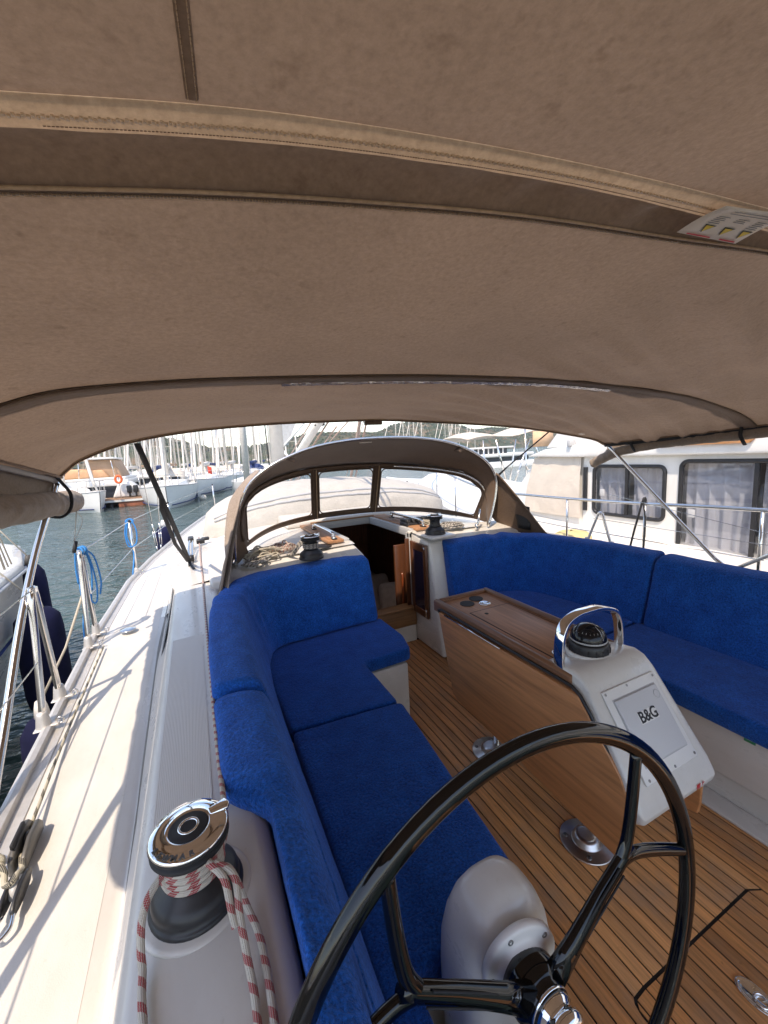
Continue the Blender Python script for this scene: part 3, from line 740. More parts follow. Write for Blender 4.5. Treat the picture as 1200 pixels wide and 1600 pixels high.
# port curtain: hanging web and roll
C0 = bez([(-.62, 2.455, 1.63), (-.62, 2.30, 1.655), (-.62, 2.1, 1.70), (-.62, 1.8, 1.75), (-.62, 1.3, 1.77), (-.62, 0.4, 1.90)])
b = MB(); rows = []
RL = [V((-.625, 2.76 - (2.76 - p.y) * 1.0 if 0 else lerp(2.72, 0.4, i / (len(C0) - 1)), 1.50 + 0.04 * (i / (len(C0) - 1)))) for i, p in enumerate(C0)]
for j in range(7):
    t = j / 6; rows.append([V((-.612 - .02 * sin(t * pi) + .008 * nz((p.y * 5, t * 3, 8)), lerp(p.y, min(q.y, p.y + .03), t), lerp(p.z - .01, q.z + .035, t))) for p, q in zip(C0, RL)])
b.grid(rows); b.build('side_curtain', CURT, bim, solid=0.002)
def roll(L, r, seed, n=22, taper=0.12):
    bb = MB(); L = bez(L, 24); N = len(L); rows = []; tot = N - 1
    for i, p in enumerate(L):
        a = L[max(0, i - 1)]; c = L[min(tot, i + 1)]; T = (c - a).normalized(); e1 = T.cross(V((0, 0, 1))).normalized(); e2 = e1.cross(T)
        ds = min(i, tot - i) / tot; k = min(1.0, (ds / taper) ** 0.5) if ds < taper else 1.0; k = max(k, 0.0)
        row = []
        for q in range(n):
            th = 2 * pi * q / n; rr = r * (0.25 + 0.75 * k) * (1 + 0.13 * nz((i * .45, cos(th) * 1.6, sin(th) * 1.6 + seed)) + 0.08 * nz((i * 1.1, cos(th) * 2 + seed, sin(th) * 2)))
            row.append(p + (e1 * cos(th) + e2 * sin(th)) * rr)
        rows.append(row)
    bb.grid(rows, True, closeu=True); o = len(bb.v)
    bb.f.append(tuple(range(n))); bb.sm.append(True); bb.f.append(tuple(o - n + q for q in range(n))); bb.sm.append(True)
    return bb
roll([(-.625, 2.79, 1.505), (-.625, 2.5, 1.517), (-.625, 2.1, 1.535), (-.625, 1.5, 1.56), (-.62, .6, 1.60)], 0.058, 3, taper=0.03).build('rolled_curtain', CURT, bim)
b = MB(); b.tube(bez([(-.588, 2.37, 1.66), (-.578, 2.43, 1.62), (-.56, 2.47, 1.56), (-.565, 2.45, 1.49), (-.60, 2.42, 1.455), (-.655, 2.40, 1.47)]), 0.009, 8, flat=0.5); b.build('curtain_strap', RUBBER, bim)
# starboard curtain, loose fore end turned down
C1 = bez([(3.37, 2.455, 1.645), (3.38, 2.2, 1.70), (3.38, 1.8, 1.735), (3.38, 1.3, 1.745), (3.38, .5, 1.86)])
b = MB(); rows = []
for j in range(7):
    t = j / 6; rows.append([V((3.375 + .02 * nz((p.y * 4, t * 2, 8)), p.y + .02 * t, p.z - .012 - t * (0.050 + 0.03 * (1 - i / len(C1))))) for i, p in enumerate(C1)])
b.grid(rows); b.build('side_curtain', CURT, bim, solid=0.002)
roll([(3.37, 2.60, 1.47), (3.38, 2.48, 1.53), (3.385, 2.30, 1.592), (3.385, 1.9, 1.648), (3.385, 1.5, 1.672), (3.385, .5, 1.74)], 0.042, 11, taper=0.01).build('rolled_curtain', CURT, bim)
for y, z in ((2.20, 1.675), (1.455, 1.70)):
    b = MB(); b.tube(bez([(3.335, y, z + .02), (3.325, y, z - .03), (3.335, y - .01, z - .07), (3.37, y - .01, z - .10)]), 0.012, 8, flat=0.4); b.build('curtain_strap', RUBBER, bim)
b = MB()
b.tube(bez([(-.60, 2.45, 1.63), (-.615, 2.36, 1.53), (-.64, 2.15, 1.34), (-.645, 1.886, 1.115), (-.640, 1.62, 0.87), (-.63, 1.47, .765), (-.62, 1.40, .715)], 6), 0.0135, 16)
b.build('bow_leg', STEEL, bim)
b = MB(); b.tube(bez([(3.345, 2.44, 1.655), (3.36, 2.0, 1.21), (3.37, 1.62, .83), (3.37, 1.56, .775), (3.36, 1.46, .715)], 6), 0.0135, 16); b.build('bow_leg', STEEL, bim)
for s in (0, 1):
    f = (lambda x: x) if not s else mx
    b = MB(); b.tube(bez([(f(-.60), 1.38, 1.77), (f(-.615), 1.10, 1.49), (f(-.63), 0.72, 1.09), (f(-.63), 0.5, .87), (f(-.62), .38, .715)], 6), 0.0135, 16); b.build('bow_leg', STEEL, bim)
b = MB(); b.tube([(3.36, 1.47, .72), (3.37, 1.2, .93), (3.38, .62, 1.36)], 0.0125, 14); b.build('bow_brace', STEEL, bim)
for L in (FRONT, BOW2):
    b = MB(); b.tube(offp(L, 0.012, 0.0), 0.0125, 10); b.build('bow', STEEL, bim)
# tension webbing down to the deck
def strap(P_, w_, name, mat=DARKTAPE):
    bb = MB(); P_ = [V(p) for p in P_]
    bb.tube(P_, w_, 8, flat=0.22); return bb.build(name, mat, bim)
sa, sb_ = V((-.244, 2.45, 1.795)), V((-.105, 3.55, .90))
strap([sa, sa.lerp(sb_, .4), sb_], 0.016, 'tension_strap'); sc_ = sa.lerp(sb_, .42)
strap([sa.lerp(sb_, .35), sa.lerp(sb_, .42) + V((-.02, 0, -.02)), sa.lerp(sb_, .75) + V((-.035, 0, -.02)), sb_ + V((-.01, 0, 0))], 0.013, 'tension_strap')
b = MB(); b.box(sb_ + V((-.012, -.02, -.045)), sb_ + V((.014, .012, .01))); b.tube([sb_, sb_ + V((.01, -.06, -.02)), sb_ + V((.03, -.17, -.025))], 0.012, 8, flat=.5); b.build('strap_buckle', BLACK, bim, bevel=0.003)
sa, sb_ = V((2.70, 2.45, 1.80)), V((2.62, 3.25, 1.28))
strap([sa, sb_], 0.014, 'tension_strap'); strap([sa.lerp(sb_, .6), sb_ + V((.05, .06, -.05))], 0.011, 'tension_strap')
# hanging toggle cord below the port roll
b = MB(); b.tube(bez([(-.60, 2.72, 1.47), (-.60, 2.62, 1.36), (-.60, 2.565, 1.31)]), 0.0022, 6); b.tube(bez([(-.63, 2.78, 1.46), (-.60, 2.80, 1.40), (-.60, 2.66, 1.335), (-.60, 2.565, 1.31)]), 0.0022, 6)
cdp = b.build('hanging_cord', ROPEW, bim); b = MB(); b.lathe([(0, 0), (.009, .003), (.010, .03), (.008, .062), (0, .066)], (-.605, 2.545, 1.25), 12, axis=(.25, .25, 1)); b.build('toggle', RUBBER, cdp)
# sewn-in warning label with three yellow triangles
def on_sleeve(u, v):   # u across, v fore-aft (0 = zip flap, 1 = seam)
    a = V((0.909, .442, 2.078)).lerp(V((1.085, .415, 2.080)), u); c = V((0.915, .527, 2.076)).lerp(V((1.10, .514, 2.078)), u)
    p = a.lerp(c, v); p.z += 0.004 * sin(v * pi) - 0.001; return p
b = MB(); b.grid([[on_sleeve(u / 8, v / 6) for u in range(9)] for v in range(7)]); lab = b.build('warning_label', PAPER, bim, solid=0.0006)
def pr(quads, mat, name):
    bb = MB()
    for q in quads: bb.add([on_sleeve(*p) + V((0, 0, -0.0016)) for p in q], [tuple(range(len(q)))])
    bb.build(name, mat, lab)
rr = lambda u0, v0, u1, v1: [(u0, v0), (u1, v0), (u1, v1), (u0, v1)]
pr([rr(.12, .93, .50, .965), rr(.66, .93, .93, .965)], PRINTRED, 'red_line')
tri = []
for u in (.18, .48, .78): tri.append([(u, .62), (u + .17, .62), (u + .085, .86)])
for t_ in tri: pr([t_], PRINTBLK, 'triangle_border')
for u in (.18, .48, .78):
    bb = MB(); bb.add([on_sleeve(*p) + V((0, 0, -0.0022)) for p in ((u + .022, .64), (u + .148, .64), (u + .085, .83))], [(0, 1, 2)]); bb.build('warning_triangle', PRINTYEL, lab)
ln = [rr(.22, .12, .93, .135), rr(.22, .20, .93, .215)]
for u in (.16, .46, .76):
    for k in range(5 if u != .46 else 3): ln.append(rr(u, .33 + k * .055, u + .17 - .03 * (k % 2), .345 + k * .055))
ln += [rr(u + .08, .68, u + .09, .76) for u in (.18, .48, .78)]
pr(ln, PRINTBLK, 'print_lines')
b = MB(); b.add([(2.85 + .0, 2.30, 1.748), (2.85 + .05, 2.30, 1.740), (2.86 + .05, 2.34, 1.735), (2.86, 2.34, 1.744)], [(0, 1, 2, 3)]); b.build('maker_tag', PAPER, bim, solid=0.001)
b = MB(); b.tube([(1.32, .515, 2.070), (1.35, .515, 2.064)], 0.012, 8); b.build('hook', BLACK, bim)

# ------------------------------------------------------------------ sprayhood (dodger)
hood = empty('sprayhood', (XC, 3.2, 0.95), 'arched brown sprayhood with three clear windows over the companionway', 'sprayhood')
HP = [(.36, 2.94, .95), (.31, 2.93, 1.10), (.275, 2.92, 1.27), (.275, 2.92, 1.40), (.345, 2.92, 1.52), (.47, 2.92, 1.615), (.63, 2.92, 1.69), (.83, 2.92, 1.75), (1.10, 2.92, 1.787), (XC, 2.92, 1.797)]
HPR = [(mx(x), y, z) for x, y, z in HP[:-1]][::-1]; HP[0] = (.20, 2.94, .95); HP[1] = (.205, 2.93, 1.10); HP[2] = (.225, 2.92, 1.27); HP = HP + HPR
NH = 72
def rs(P_, n):
    L = smooth_path(P_, 10); cum = [0]
    for i in range(1, len(L)): cum.append(cum[-1] + (L[i] - L[i - 1]).length)
    return [V((interp(cum, [p.x for p in L], cum[-1] * i / n), interp(cum, [p.y for p in L], cum[-1] * i / n), interp(cum, [p.z for p in L], cum[-1] * i / n))) for i in range(n + 1)]
H0 = rs(HP, NH)
# second hoop (top edge of the window band) and window-band foot
TP = [(.30, 3.02, 1.02), (.27, 3.05, 1.18), (.30, 3.10, 1.34), (.40, 3.22, 1.45), (.56, 3.42, 1.51), (.78, 3.64, 1.55), (1.02, 3.78, 1.575), (XC, 3.84, 1.585)]
TP = TP + [(mx(x), y, z) for x, y, z in TP[:-1]][::-1]
FP = [(.27, 3.02, .935), (.25, 3.07, .95), (.25, 3.16, .965), (.32, 3.34, .99), (.50, 3.62, 1.02), (.72, 3.82, 1.04), (1.02, 3.93, 1.055), (XC, 3.96, 1.06)]
FP = FP + [(mx(x), y, z) for x, y, z in FP[:-1]][::-1]
H1, H2 = rs(TP, NH), rs(FP, NH)
b = MB(); rows = []
for j in range(11):
    t = j / 10; rows.append([a.lerp(c, t) + V((0, 0, 0.030 * sin(t * pi) * min(1, max(0, (a.z - 1.2) * 2.5)) + 0.004 * nz((a.x * 5, t * 4, 2)))) for a, c in zip(H0, H1)])
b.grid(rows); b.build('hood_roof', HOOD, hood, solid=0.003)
# window band: panes at index ranges, cloth frame around them
def band(u, v):  # u 0..NH float, v 0 top .. 1 foot
    i = max(0, min(NH - 1, int(u))); q = u - i
    return H1[i].lerp(H1[i + 1], q).lerp(H2[i].lerp(H2[i + 1], q), v)
win = [(8.2, 28.2), (30.0, 42.0), (43.8, 66.5)]
def vt(u):  # top of the opening
    return 0.085
us = sorted(set([i for i in range(NH + 1)] + [x for w_ in win for x in w_]))
vs_ = [0, .05, .10, .3, .5, .7, .90, .95, 1.0]
def inwin(u, v):
    for a, c in win:
        if a < u < c and .10 < v < .90: return True
    return False
rows = [[band(u, v) for u in us] for v in vs_]; b = MB()
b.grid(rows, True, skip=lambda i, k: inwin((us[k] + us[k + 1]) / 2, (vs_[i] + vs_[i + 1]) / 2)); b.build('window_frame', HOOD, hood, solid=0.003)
for n_, (a, c) in enumerate(win):
    pane = MB(); uu = [lerp(a - .25, c + .25, k / 12) for k in range(13)]
    pane.grid([[band(u, v) + V((0, .003, 0)) for u in uu] for v in (.09, .3, .5, .7, .91)]); p_ = pane.build('window', VINYL, hood)
    bb = MB(); r_ = 0.10; L = []
    def P2(u, v): return band(u, v) + V((0, -.0045, -.001))
    k_ = 1.0
    for (cu, cv, a0) in ((c - k_, .10 + .10, 0), (c - k_, .90 - .10, 1), (a + k_, .90 - .10, 2), (a + k_, .20, 3)):
        for q in range(5):
            th = [(0, -1), (1, 0), (0, 1), (-1, 0)][a0]; th2 = [(1, 0), (0, 1), (-1, 0), (0, -1)][a0]; an = q / 4 * pi / 2
            L.append(P2(cu + k_ * (th[0] * cos(an) + th2[0] * sin(an)), cv + .10 * (th[1] * cos(an) + th2[1] * sin(an))))
        # straight runs filled in
    full = []
    for i in range(len(L)):
        full.append(L[i])
        if i % 5 == 4:
            i2 = (i + 1) % len(L); u0, v0 = None, None
            side = i // 5
            if side == 0: full += [P2(c, lerp(.20, .80, q / 4)) for q in range(1, 4)]
            if side == 1: full += [P2(lerp(c - k_, a + k_, q / 8), .90) for q in range(1, 8)]
            if side == 2: full += [P2(a, lerp(.80, .20, q / 4)) for q in range(1, 4)]
            if side == 3: full += [P2(lerp(a + k_, c - k_, q / 8), .10) for q in range(1, 8)]
    bb.tube(full, 0.006, 6, closed=True, flat=1.0); bb.build('window_binding', BROWNTRIM, p_)
for u in (29.1, 42.9):
    for o in (-.35, .35):
        b = MB(); b.tube([band(u + o, v) + V((0, -.006, 0)) for v in [k / 10 for k in range(11)]], 0.0045, 6); b.build('mullion_tape', TAPE if o > 0 else BROWNTRIM, hood)
for u in (31.5, 41.2):
    b = MB(); p = band(u, .055); b.cyl(p + V((0, -.004, 0)), p + V((0, -.012, 0)), .008, 10); b.build('press_stud', BLACK, hood)
# side panels running aft to the coaming
for s in (0, 1):
    f = (lambda p: V(p)) if not s else (lambda p: V((mx(p[0]), p[1], p[2])))
    up = [V(p) for p in H0[:NH // 2]][:18]
    top = rs([(.275, 2.90, 1.44), (.24, 2.83, 1.36), (.16, 2.70, 1.17), (.075, 2.53, .93), (.06, 2.45, .878)], 20)
    bot = rs([(.285, 3.04, 1.40), (.27, 3.05, 1.25), (.24, 3.05, 1.06), (.15, 2.95, .915), (.09, 2.62, .88)], 20)
    b = MB(); b.grid([[f(a.lerp(c, t) + V((-.02 * sin(t * pi) + .006 * nz((a.z * 9, t * 4, s)), 0, 0))) for a, c in zip(top, bot)] for t in [k / 8 for k in range(9)]])
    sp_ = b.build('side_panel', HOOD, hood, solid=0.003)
    b = MB(); b.tube([f(p) for p in top], 0.008, 8); b.build('side_binding', HOODOUT if not s else BROWNTRIM, hood)
# port wing is pale cloth seen edge-on
topP = rs([(.42, 2.91, 1.60), (.345, 2.90, 1.52), (.272, 2.89, 1.40), (.235, 2.83, 1.27), (.175, 2.70, 1.09), (.12, 2.53, .93), (.10, 2.42, .855)], 30)
wd = lambda t: 0.022 + 0.050 * sin(min(1, t * 1.4) * pi) ** 0.8
b = MB(); rows = []
for j in range(6):
    t = j / 5; rows.append([p + V((-wd(i / 30) * t * 1.0 - .003 * nz((i * .5, t * 3, 1)), .006 * nz((i * .9, t * 2, 4)) + .05 * t, .004)) for i, p in enumerate(topP)])
b.grid(rows); b.build('wing_cloth', HOODOUT, hood, solid=0.004)
# stitched pocket on the starboard side
b = MB(); q = [V((2.665, 2.83, 1.165)), V((2.71, 2.80 - .12, 1.13)), V((2.705, 2.64 + .02, .925)), V((2.668, 2.78, .935))]
b.grid([[q[0].lerp(q[1], u / 5).lerp(q[3].lerp(q[2], u / 5), v / 5) + V((-.035 - .012 * sin(u / 5 * pi) * (v / 5), 0, 0)) for u in range(6)] for v in range(6)]); b.build('mesh_pocket', M('black_mesh', (0.012, 0.011, 0.012), 0.6), hood, solid=0.004)
# tubes
b = MB(); b.tube([p + V((0, -.016, .002)) for p in H0], 0.0105, 10); b.build('hoop', STEEL, hood)
b = MB(); b.tube([p + V((0, -.02, -.012)) for p in H1[2:-2]], 0.009, 10); b.build('front_hoop', BROWNTRIM, hood)
b = MB(); b.tube([p + V((0, -.03, -.022)) for p in H1[46:-6]], 0.009, 10); b.build('hoop_tube', STEEL, hood)
for k, u in ((-1, 20), (1, 52)):
    p = H0[u]; b = MB(); b.box(p + V((-.035, -.01, -.035)), p + V((.035, .07, -.008)), R=Matrix.Rotation(-k * 0.45, 3, 'Y')); b.build('hoop_patch', BROWNTRIM, hood, bevel=0.004)
b = MB(); b.tube([(2.33, 2.93, 1.13), (2.30, 2.92, 1.03), (2.26, 2.90, .955)], 0.010, 10); b.cyl((2.26, 2.90, .95), (2.26, 2.90, 1.0), .016, 12); b.build('hoop_foot', STEEL, hood)
b = MB(); b.box((1.20, 2.96, 1.764), (1.30, 2.975, 1.772)); b.build('maker_tag', PAPER, hood)
# ------------------------------------------------------------------ cushions
def cushion(name, path, prof, mat, label, group, res=0.018, endr=0.03, amp=0.004, seed=0, dens=1, fold=None, cat='cushion', ptaper=None):
    """loft a closed profile (offset to the left of travel, height) along a path in plan"""
    L = smooth_path([(p[0], p[1], 0) for p in path], 12); cum = [0]
    for i in range(1, len(L)): cum.append(cum[-1] + (L[i] - L[i - 1]).length)
    tot = cum[-1]; n = max(8, int(tot / res)); P_ = smooth_path([(a, c, 0) for a, c in prof], 5, closed=True)
    per = [0]
    for i in range(1, len(P_) + 1): per.append(per[-1] + (P_[i % len(P_)] - P_[i - 1]).length)
    m = max(24, int(per[-1] / res)); px = [p.x for p in P_] + [P_[0].x]; pz = [p.y for p in P_] + [P_[0].y]
    prf = [(interp(per, px, per[-1] * k / m), interp(per, pz, per[-1] * k / m)) for k in range(m)]
    cx = sum(p[0] for p in prf) / m; cz = sum(p[1] for p in prf) / m
    st = [0.0, endr * .08, endr * .3, endr * .62] + [endr + (tot - 2 * endr) * k / n for k in range(n + 1)] + [tot - endr * .62, tot - endr * .3, tot - endr * .08, tot]
    rows = []
    for s_ in st:
        p = V((interp(cum, [q.x for q in L], s_), interp(cum, [q.y for q in L], s_), 0))
        e = 0.02; p1 = V((interp(cum, [q.x for q in L], max(0, s_ - e)), interp(cum, [q.y for q in L], max(0, s_ - e)), 0)); p2 = V((interp(cum, [q.x for q in L], min(tot, s_ + e)), interp(cum, [q.y for q in L], min(tot, s_ + e)), 0))
        T = (p2 - p1).normalized(); N_ = V((-T.y, T.x, 0))
        d = min(s_, tot - s_); k = 1.0 if d >= endr else sqrt(max(0, 1 - (1 - d / endr) ** 2))
        sh = endr * (1 - k); row = []
        for (o, h) in prf:
            wx = max((a[0] for a in prof)) - min((a[0] for a in prof)); wz = max((a[1] for a in prof)) - min((a[1] for a in prof))
            oo = cx + (o - cx) * (1 - 2 * sh / wx * .9); hh = cz + (h - cz) * (1 - 2 * sh / wz * .9)
            if ptaper: oo, hh = ptaper(s_ / tot, oo, hh)
            q = p + N_ * oo + V((0, 0, hh))
            a = amp * (nz(q, 5.0) + 0.5 * nz(q + V((seed, 0, 0)), 14.0)) + 0.0011 * nz(q, 60)
            if fold: a += fold(q, s_)
            d_ = V((N_.x * (o - cx), N_.y * (o - cx), h - cz)); d_ = d_.normalized() if d_.length > 1e-6 else V((0, 0, 1))
            row.append(q + d_ * a)
        rows.append(row)
    b = MB(); b.grid(rows, True, closeu=True); b.f.append(tuple(range(m))); b.sm.append(True); o = len(b.v) - m; b.f.append(tuple(o + k for k in range(m))); b.sm.append(True)
    return one(name, b, mat, label, cat, group)
GB, GS = 'blue backrest cushions round the cockpit', 'blue seat cushions in the cockpit'
# port: path runs forward; left-of-travel offset is outboard (-x), so inboard = negative
def bprof(xo=0.0, top=.915): return [(xo, .872), (xo - .005, top - .012), (xo - .04, top), (xo - .115, top - .004), (xo - .165, top - .04), (xo - .205, .74), (xo - .245, .60), (xo - .272, .50), (xo - .265, .474), (xo - .20, .468), (xo - .11, .47), (xo - .098, .62), (xo - .095, .82), (xo - .085, .866), (xo - .04, .870)]
def t1(u, o, h):
    # aft of the coaming corner the outer part is tucked inside the coaming wall
    y = lerp(0.36, 1.375, u); k = max(0.0, min(1.0, (0.98 - y) / 0.14)); k = k * k * (3 - 2 * k)
    lim = -0.092 - 0.02
    if o > lim: o = lerp(o, lim + (o - lim) * 0.15, k)
    if h > .80: h = lerp(h, h - 0.012, k)
    return o, h
cushion('backrest_cushion', [(-.022, .36), (-.022, 1.0), (-.022, 1.375)], bprof(), TERRY, 'fluffy bright blue backrest cushion nearest the rope-wrapped winch, port side aft', GB, res=0.012, endr=.028, amp=.006, seed=1, ptaper=t1)
def folds(q, s_):
    d = sqrt((q.x - 0.15) ** 2 + (q.y - 2.45) ** 2); a = atan2(q.y - 2.1, q.x - .5)
    w_ = exp(-((s_ - 1.12) / .16) ** 2)
    return 0.024 * nz((s_ * 13 + q.z * 1.2, q.z * 1.5, 4)) * w_ * max(0, min(1, (q.z - .45) * 4))
cushion('backrest_cushion', [(-.022, 1.395), (-.02, 1.8), (-.005, 2.15), (.03, 2.42), (.12, 2.64), (.31, 2.79), (.62, 2.835), (1.10, 2.85)], [(a, c + (.0 if c > .8 else 0)) for a, c in bprof(0, .93)], TERRY, 'blue backrest cushion bent round the port forward corner with creases at the bend', GB, res=0.014, endr=.028, amp=.005, seed=4, fold=folds)
# starboard, mirrored: path runs aft so that outboard is again to the left
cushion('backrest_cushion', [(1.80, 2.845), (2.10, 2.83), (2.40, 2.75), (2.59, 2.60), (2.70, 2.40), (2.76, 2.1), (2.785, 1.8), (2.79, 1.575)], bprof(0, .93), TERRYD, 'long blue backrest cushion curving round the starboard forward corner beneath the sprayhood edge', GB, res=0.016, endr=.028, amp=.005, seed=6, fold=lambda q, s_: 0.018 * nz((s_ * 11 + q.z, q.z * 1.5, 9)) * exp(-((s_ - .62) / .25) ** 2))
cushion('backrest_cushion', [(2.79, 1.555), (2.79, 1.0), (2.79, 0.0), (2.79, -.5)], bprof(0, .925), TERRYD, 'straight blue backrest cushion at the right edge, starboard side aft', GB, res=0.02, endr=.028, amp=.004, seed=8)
def slab(name, poly, z0, z1, mat, label, group, r=0.015, seed=0, res=0.03):
    # rounded cushion over an arbitrary plan outline: dense top grid clipped to the outline by rings
    P_ = [V((x, y, 0)) for x, y in poly]; N = len(P_); c = sum(P_, V((0, 0, 0))) / N
    # outline with rounded corners
    out = []
    for i in range(N):
        a, p, d = P_[i - 1], P_[i], P_[(i + 1) % N]; e1 = (a - p).normalized(); e2 = (d - p).normalized(); rc = 0.03
        A, B_2 = p + e1 * rc, p + e2 * rc
        for k in range(4):
            t = k / 3; out.append(A * (1 - t) ** 2 + p * 2 * t * (1 - t) + B_2 * t * t)
        L_ = (P_[(i + 1) % N] - p).length - 2 * rc; n = int(L_ / res)
        for k in range(1, n): out.append(B_2 + e2 * L_ * k / n)
    n = len(out); area = sum(out[i].x * out[(i + 1) % n].y - out[(i + 1) % n].x * out[i].y for i in range(n)); sg = 1 if area > 0 else -1
    nor = []
    for i in range(n):
        T = (out[(i + 1) % n] - out[i - 1]).normalized(); nor.append(V((-T.y, T.x, 0)) * sg)
    rings = []
    for (ins, z) in ((r * .8, z0), (r * .15, z0 + r * .5), (0, z0 + r), (-.002, (z0 + z1) / 2), (0, z1 - r), (r * .18, z1 - r * .45), (r * .6, z1 - r * .1), (r * 1.3, z1)):
        rings.append([V((p.x, p.y, z)) + q * ins for p, q in zip(out, nor)])
    b = MB(); b.grid(rings, True, closeu=True)
    bm = bmesh.new(); vv = [bm.verts.new(p) for p in rings[-1]]; f = bm.faces.new(vv)
    bmesh.ops.triangulate(bm, faces=[f])
    for it in range(5):
        es = [e for e in bm.edges if e.calc_length() > res * 1.8 and not e.is_boundary]
        if not es: break
        bmesh.ops.subdivide_edges(bm, edges=es, cuts=1); bmesh.ops.triangulate(bm, faces=bm.faces[:]); bmesh.ops.beautify_fill(bm, faces=bm.faces[:], edges=[e for e in bm.edges if not e.is_boundary])
    bm.verts.index_update(); b.add([v.co.copy() for v in bm.verts], [tuple(v.index for v in f.verts) for f in bm.faces], True); bm.free()
    b.v = [(x, y, z + (0.004 * nz((x, y, z), 4) + .0015 * nz((x, y, z + seed), 16) if z > z0 + r else 0)) for x, y, z in b.v]
    o = one(name, b, mat, label, 'cushion', group)
    m_ = o.modifiers.new('w', 'WELD'); m_.merge_threshold = 0.0008
    return o
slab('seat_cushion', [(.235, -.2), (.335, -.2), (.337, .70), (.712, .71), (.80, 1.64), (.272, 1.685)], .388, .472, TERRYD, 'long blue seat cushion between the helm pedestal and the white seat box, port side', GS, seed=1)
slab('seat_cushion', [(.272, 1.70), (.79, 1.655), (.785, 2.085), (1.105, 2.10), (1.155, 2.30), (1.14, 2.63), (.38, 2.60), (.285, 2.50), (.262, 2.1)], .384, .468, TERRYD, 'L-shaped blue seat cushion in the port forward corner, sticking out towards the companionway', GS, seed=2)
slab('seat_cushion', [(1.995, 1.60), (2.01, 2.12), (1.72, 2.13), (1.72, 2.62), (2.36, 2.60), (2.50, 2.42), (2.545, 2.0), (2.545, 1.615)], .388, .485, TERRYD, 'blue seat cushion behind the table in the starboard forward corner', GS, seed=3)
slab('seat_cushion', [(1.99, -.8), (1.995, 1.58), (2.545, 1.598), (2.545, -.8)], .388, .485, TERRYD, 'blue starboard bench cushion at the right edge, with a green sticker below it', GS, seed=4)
b = MB(); b.box((2.0215, .755, .405 - .04), (2.0240, .795, .44 - .04)); st_ = b.build('exit_sticker', PRINTGRN, bpy.data.objects['seat_box'])
b = MB(); b.prism([(.765, .378), (.785, .378), (.785, .386), (.775, .393), (.765, .386)], 2.0200, 2.0214, 'x'); b.build('sticker_symbol', WHITE, st_)

# ------------------------------------------------------------------ cockpit table with instrument pod
tb = empty('cockpit_table', (XC, 1.4, 0), 'teak drop-leaf cockpit table with a white instrument pod at its aft end', 'table')
TX0, TX1, TY0, TY1, TZ = 1.20, 1.57, 0.99, 1.93, 0.80
b = MB(); b.box((TX0 + .012, TY0, TZ - .045), (TX1 - .012, TY1 - .01, TZ - .004)); b.build('table_top', TEAKT, tb, bevel=0.004)
for xa, xb in ((TX0 - .012, TX0 + .026), (TX1 - .026, TX1 + .012)):
    b = MB(); b.prism([(xa, TZ - .05), (xa, TZ + .010), ((xa + xb) / 2, TZ + .016), (xb, TZ + .010), (xb, TZ - .05)], TY0 - (0.0), TY1 + .01, 'y'); b.build('fiddle', TEAKD, tb, bevel=0.004)
b = MB(); b.prism([(TY1 - .022, TZ - .05), (TY1 - .022, TZ + .010), (TY1 - .002, TZ + .016), (TY1 + .014, TZ + .010), (TY1 + .014, TZ - .05)], TX0 + .027, TX1 - .027, 'x'); b.build('fiddle', TEAKD, tb, bevel=0.004)
b = MB(); b.box((1.264, 1.131, TZ - .008), (1.539, 1.704, TZ - .0032)); ld = b.build('lid_joint', CAULK, tb, bevel=0.012)
b = MB(); b.box((1.2700, 1.137, TZ - .008), (1.5330, 1.698, TZ - .0022)); ld = b.build('locker_lid', TEAKT, tb, bevel=0.003)
b = MB(); b.cyl((1.335, 1.645, TZ - .003), (1.335, 1.645, TZ - .0015), .011, 16); b.build('finger_hole', RUBBER, ld)
b = MB(); b.tube([(1.305 + .018 * cos(a), 1.155 + .018 * sin(a), TZ + .003) for a in [2 * pi * i / 14 for i in range(14)]], .0035, 6, closed=True); b.lathe([(.024, 0), (.022, .003), (0, .004)], (1.325, 1.12, TZ - .002), 16); b.build('latch', CHROME, ld)
for x, y in ((1.335, 1.815), (1.425, 1.85)):
    b = MB(); b.lathe([(.041, .0005), (.040, -.004), (.038, -.055), (0, -.056)], (x, y, TZ), 24); b.build('cup_holder', RUBBER, tb)
b = MB(); b.lathe([(.034, 0), (.034, .004), (.024, .007), (.020, .004), (.012, .006), (0, .007)], (1.42, 1.765, TZ - .003), 24); b.build('cap', CHROME, tb)
for s in (0, 1):
    f = (lambda x: x) if not s else mx
    b = MB(); b.prism([(1.865, .765), (1.745, .33), (1.70, .315), (.78, .252), (.742, .262), (.736, .30), (.733, .47), (.775, .56), (.945, .765)], f(1.172), f(1.190), 'x'); b.build('table_leaf', TEAKV, tb, bevel=0.004)
    b = MB(); L = [(f(1.181), y, z) for y, z in ((1.87, .76), (1.88, .775), (1.85, .784), (1.4, .784), (.975, .784), (.94, .765), (.90, .72), (.748, .50))]
    b.tube(L, .0065, 8); b.build('leaf_seal', BLACK, tb)
b = MB(); b.tube([(1.168, 1.80, .770), (1.168, 1.35, .770)], .004, 8); b.build('leaf_hinge', STEEL, tb)
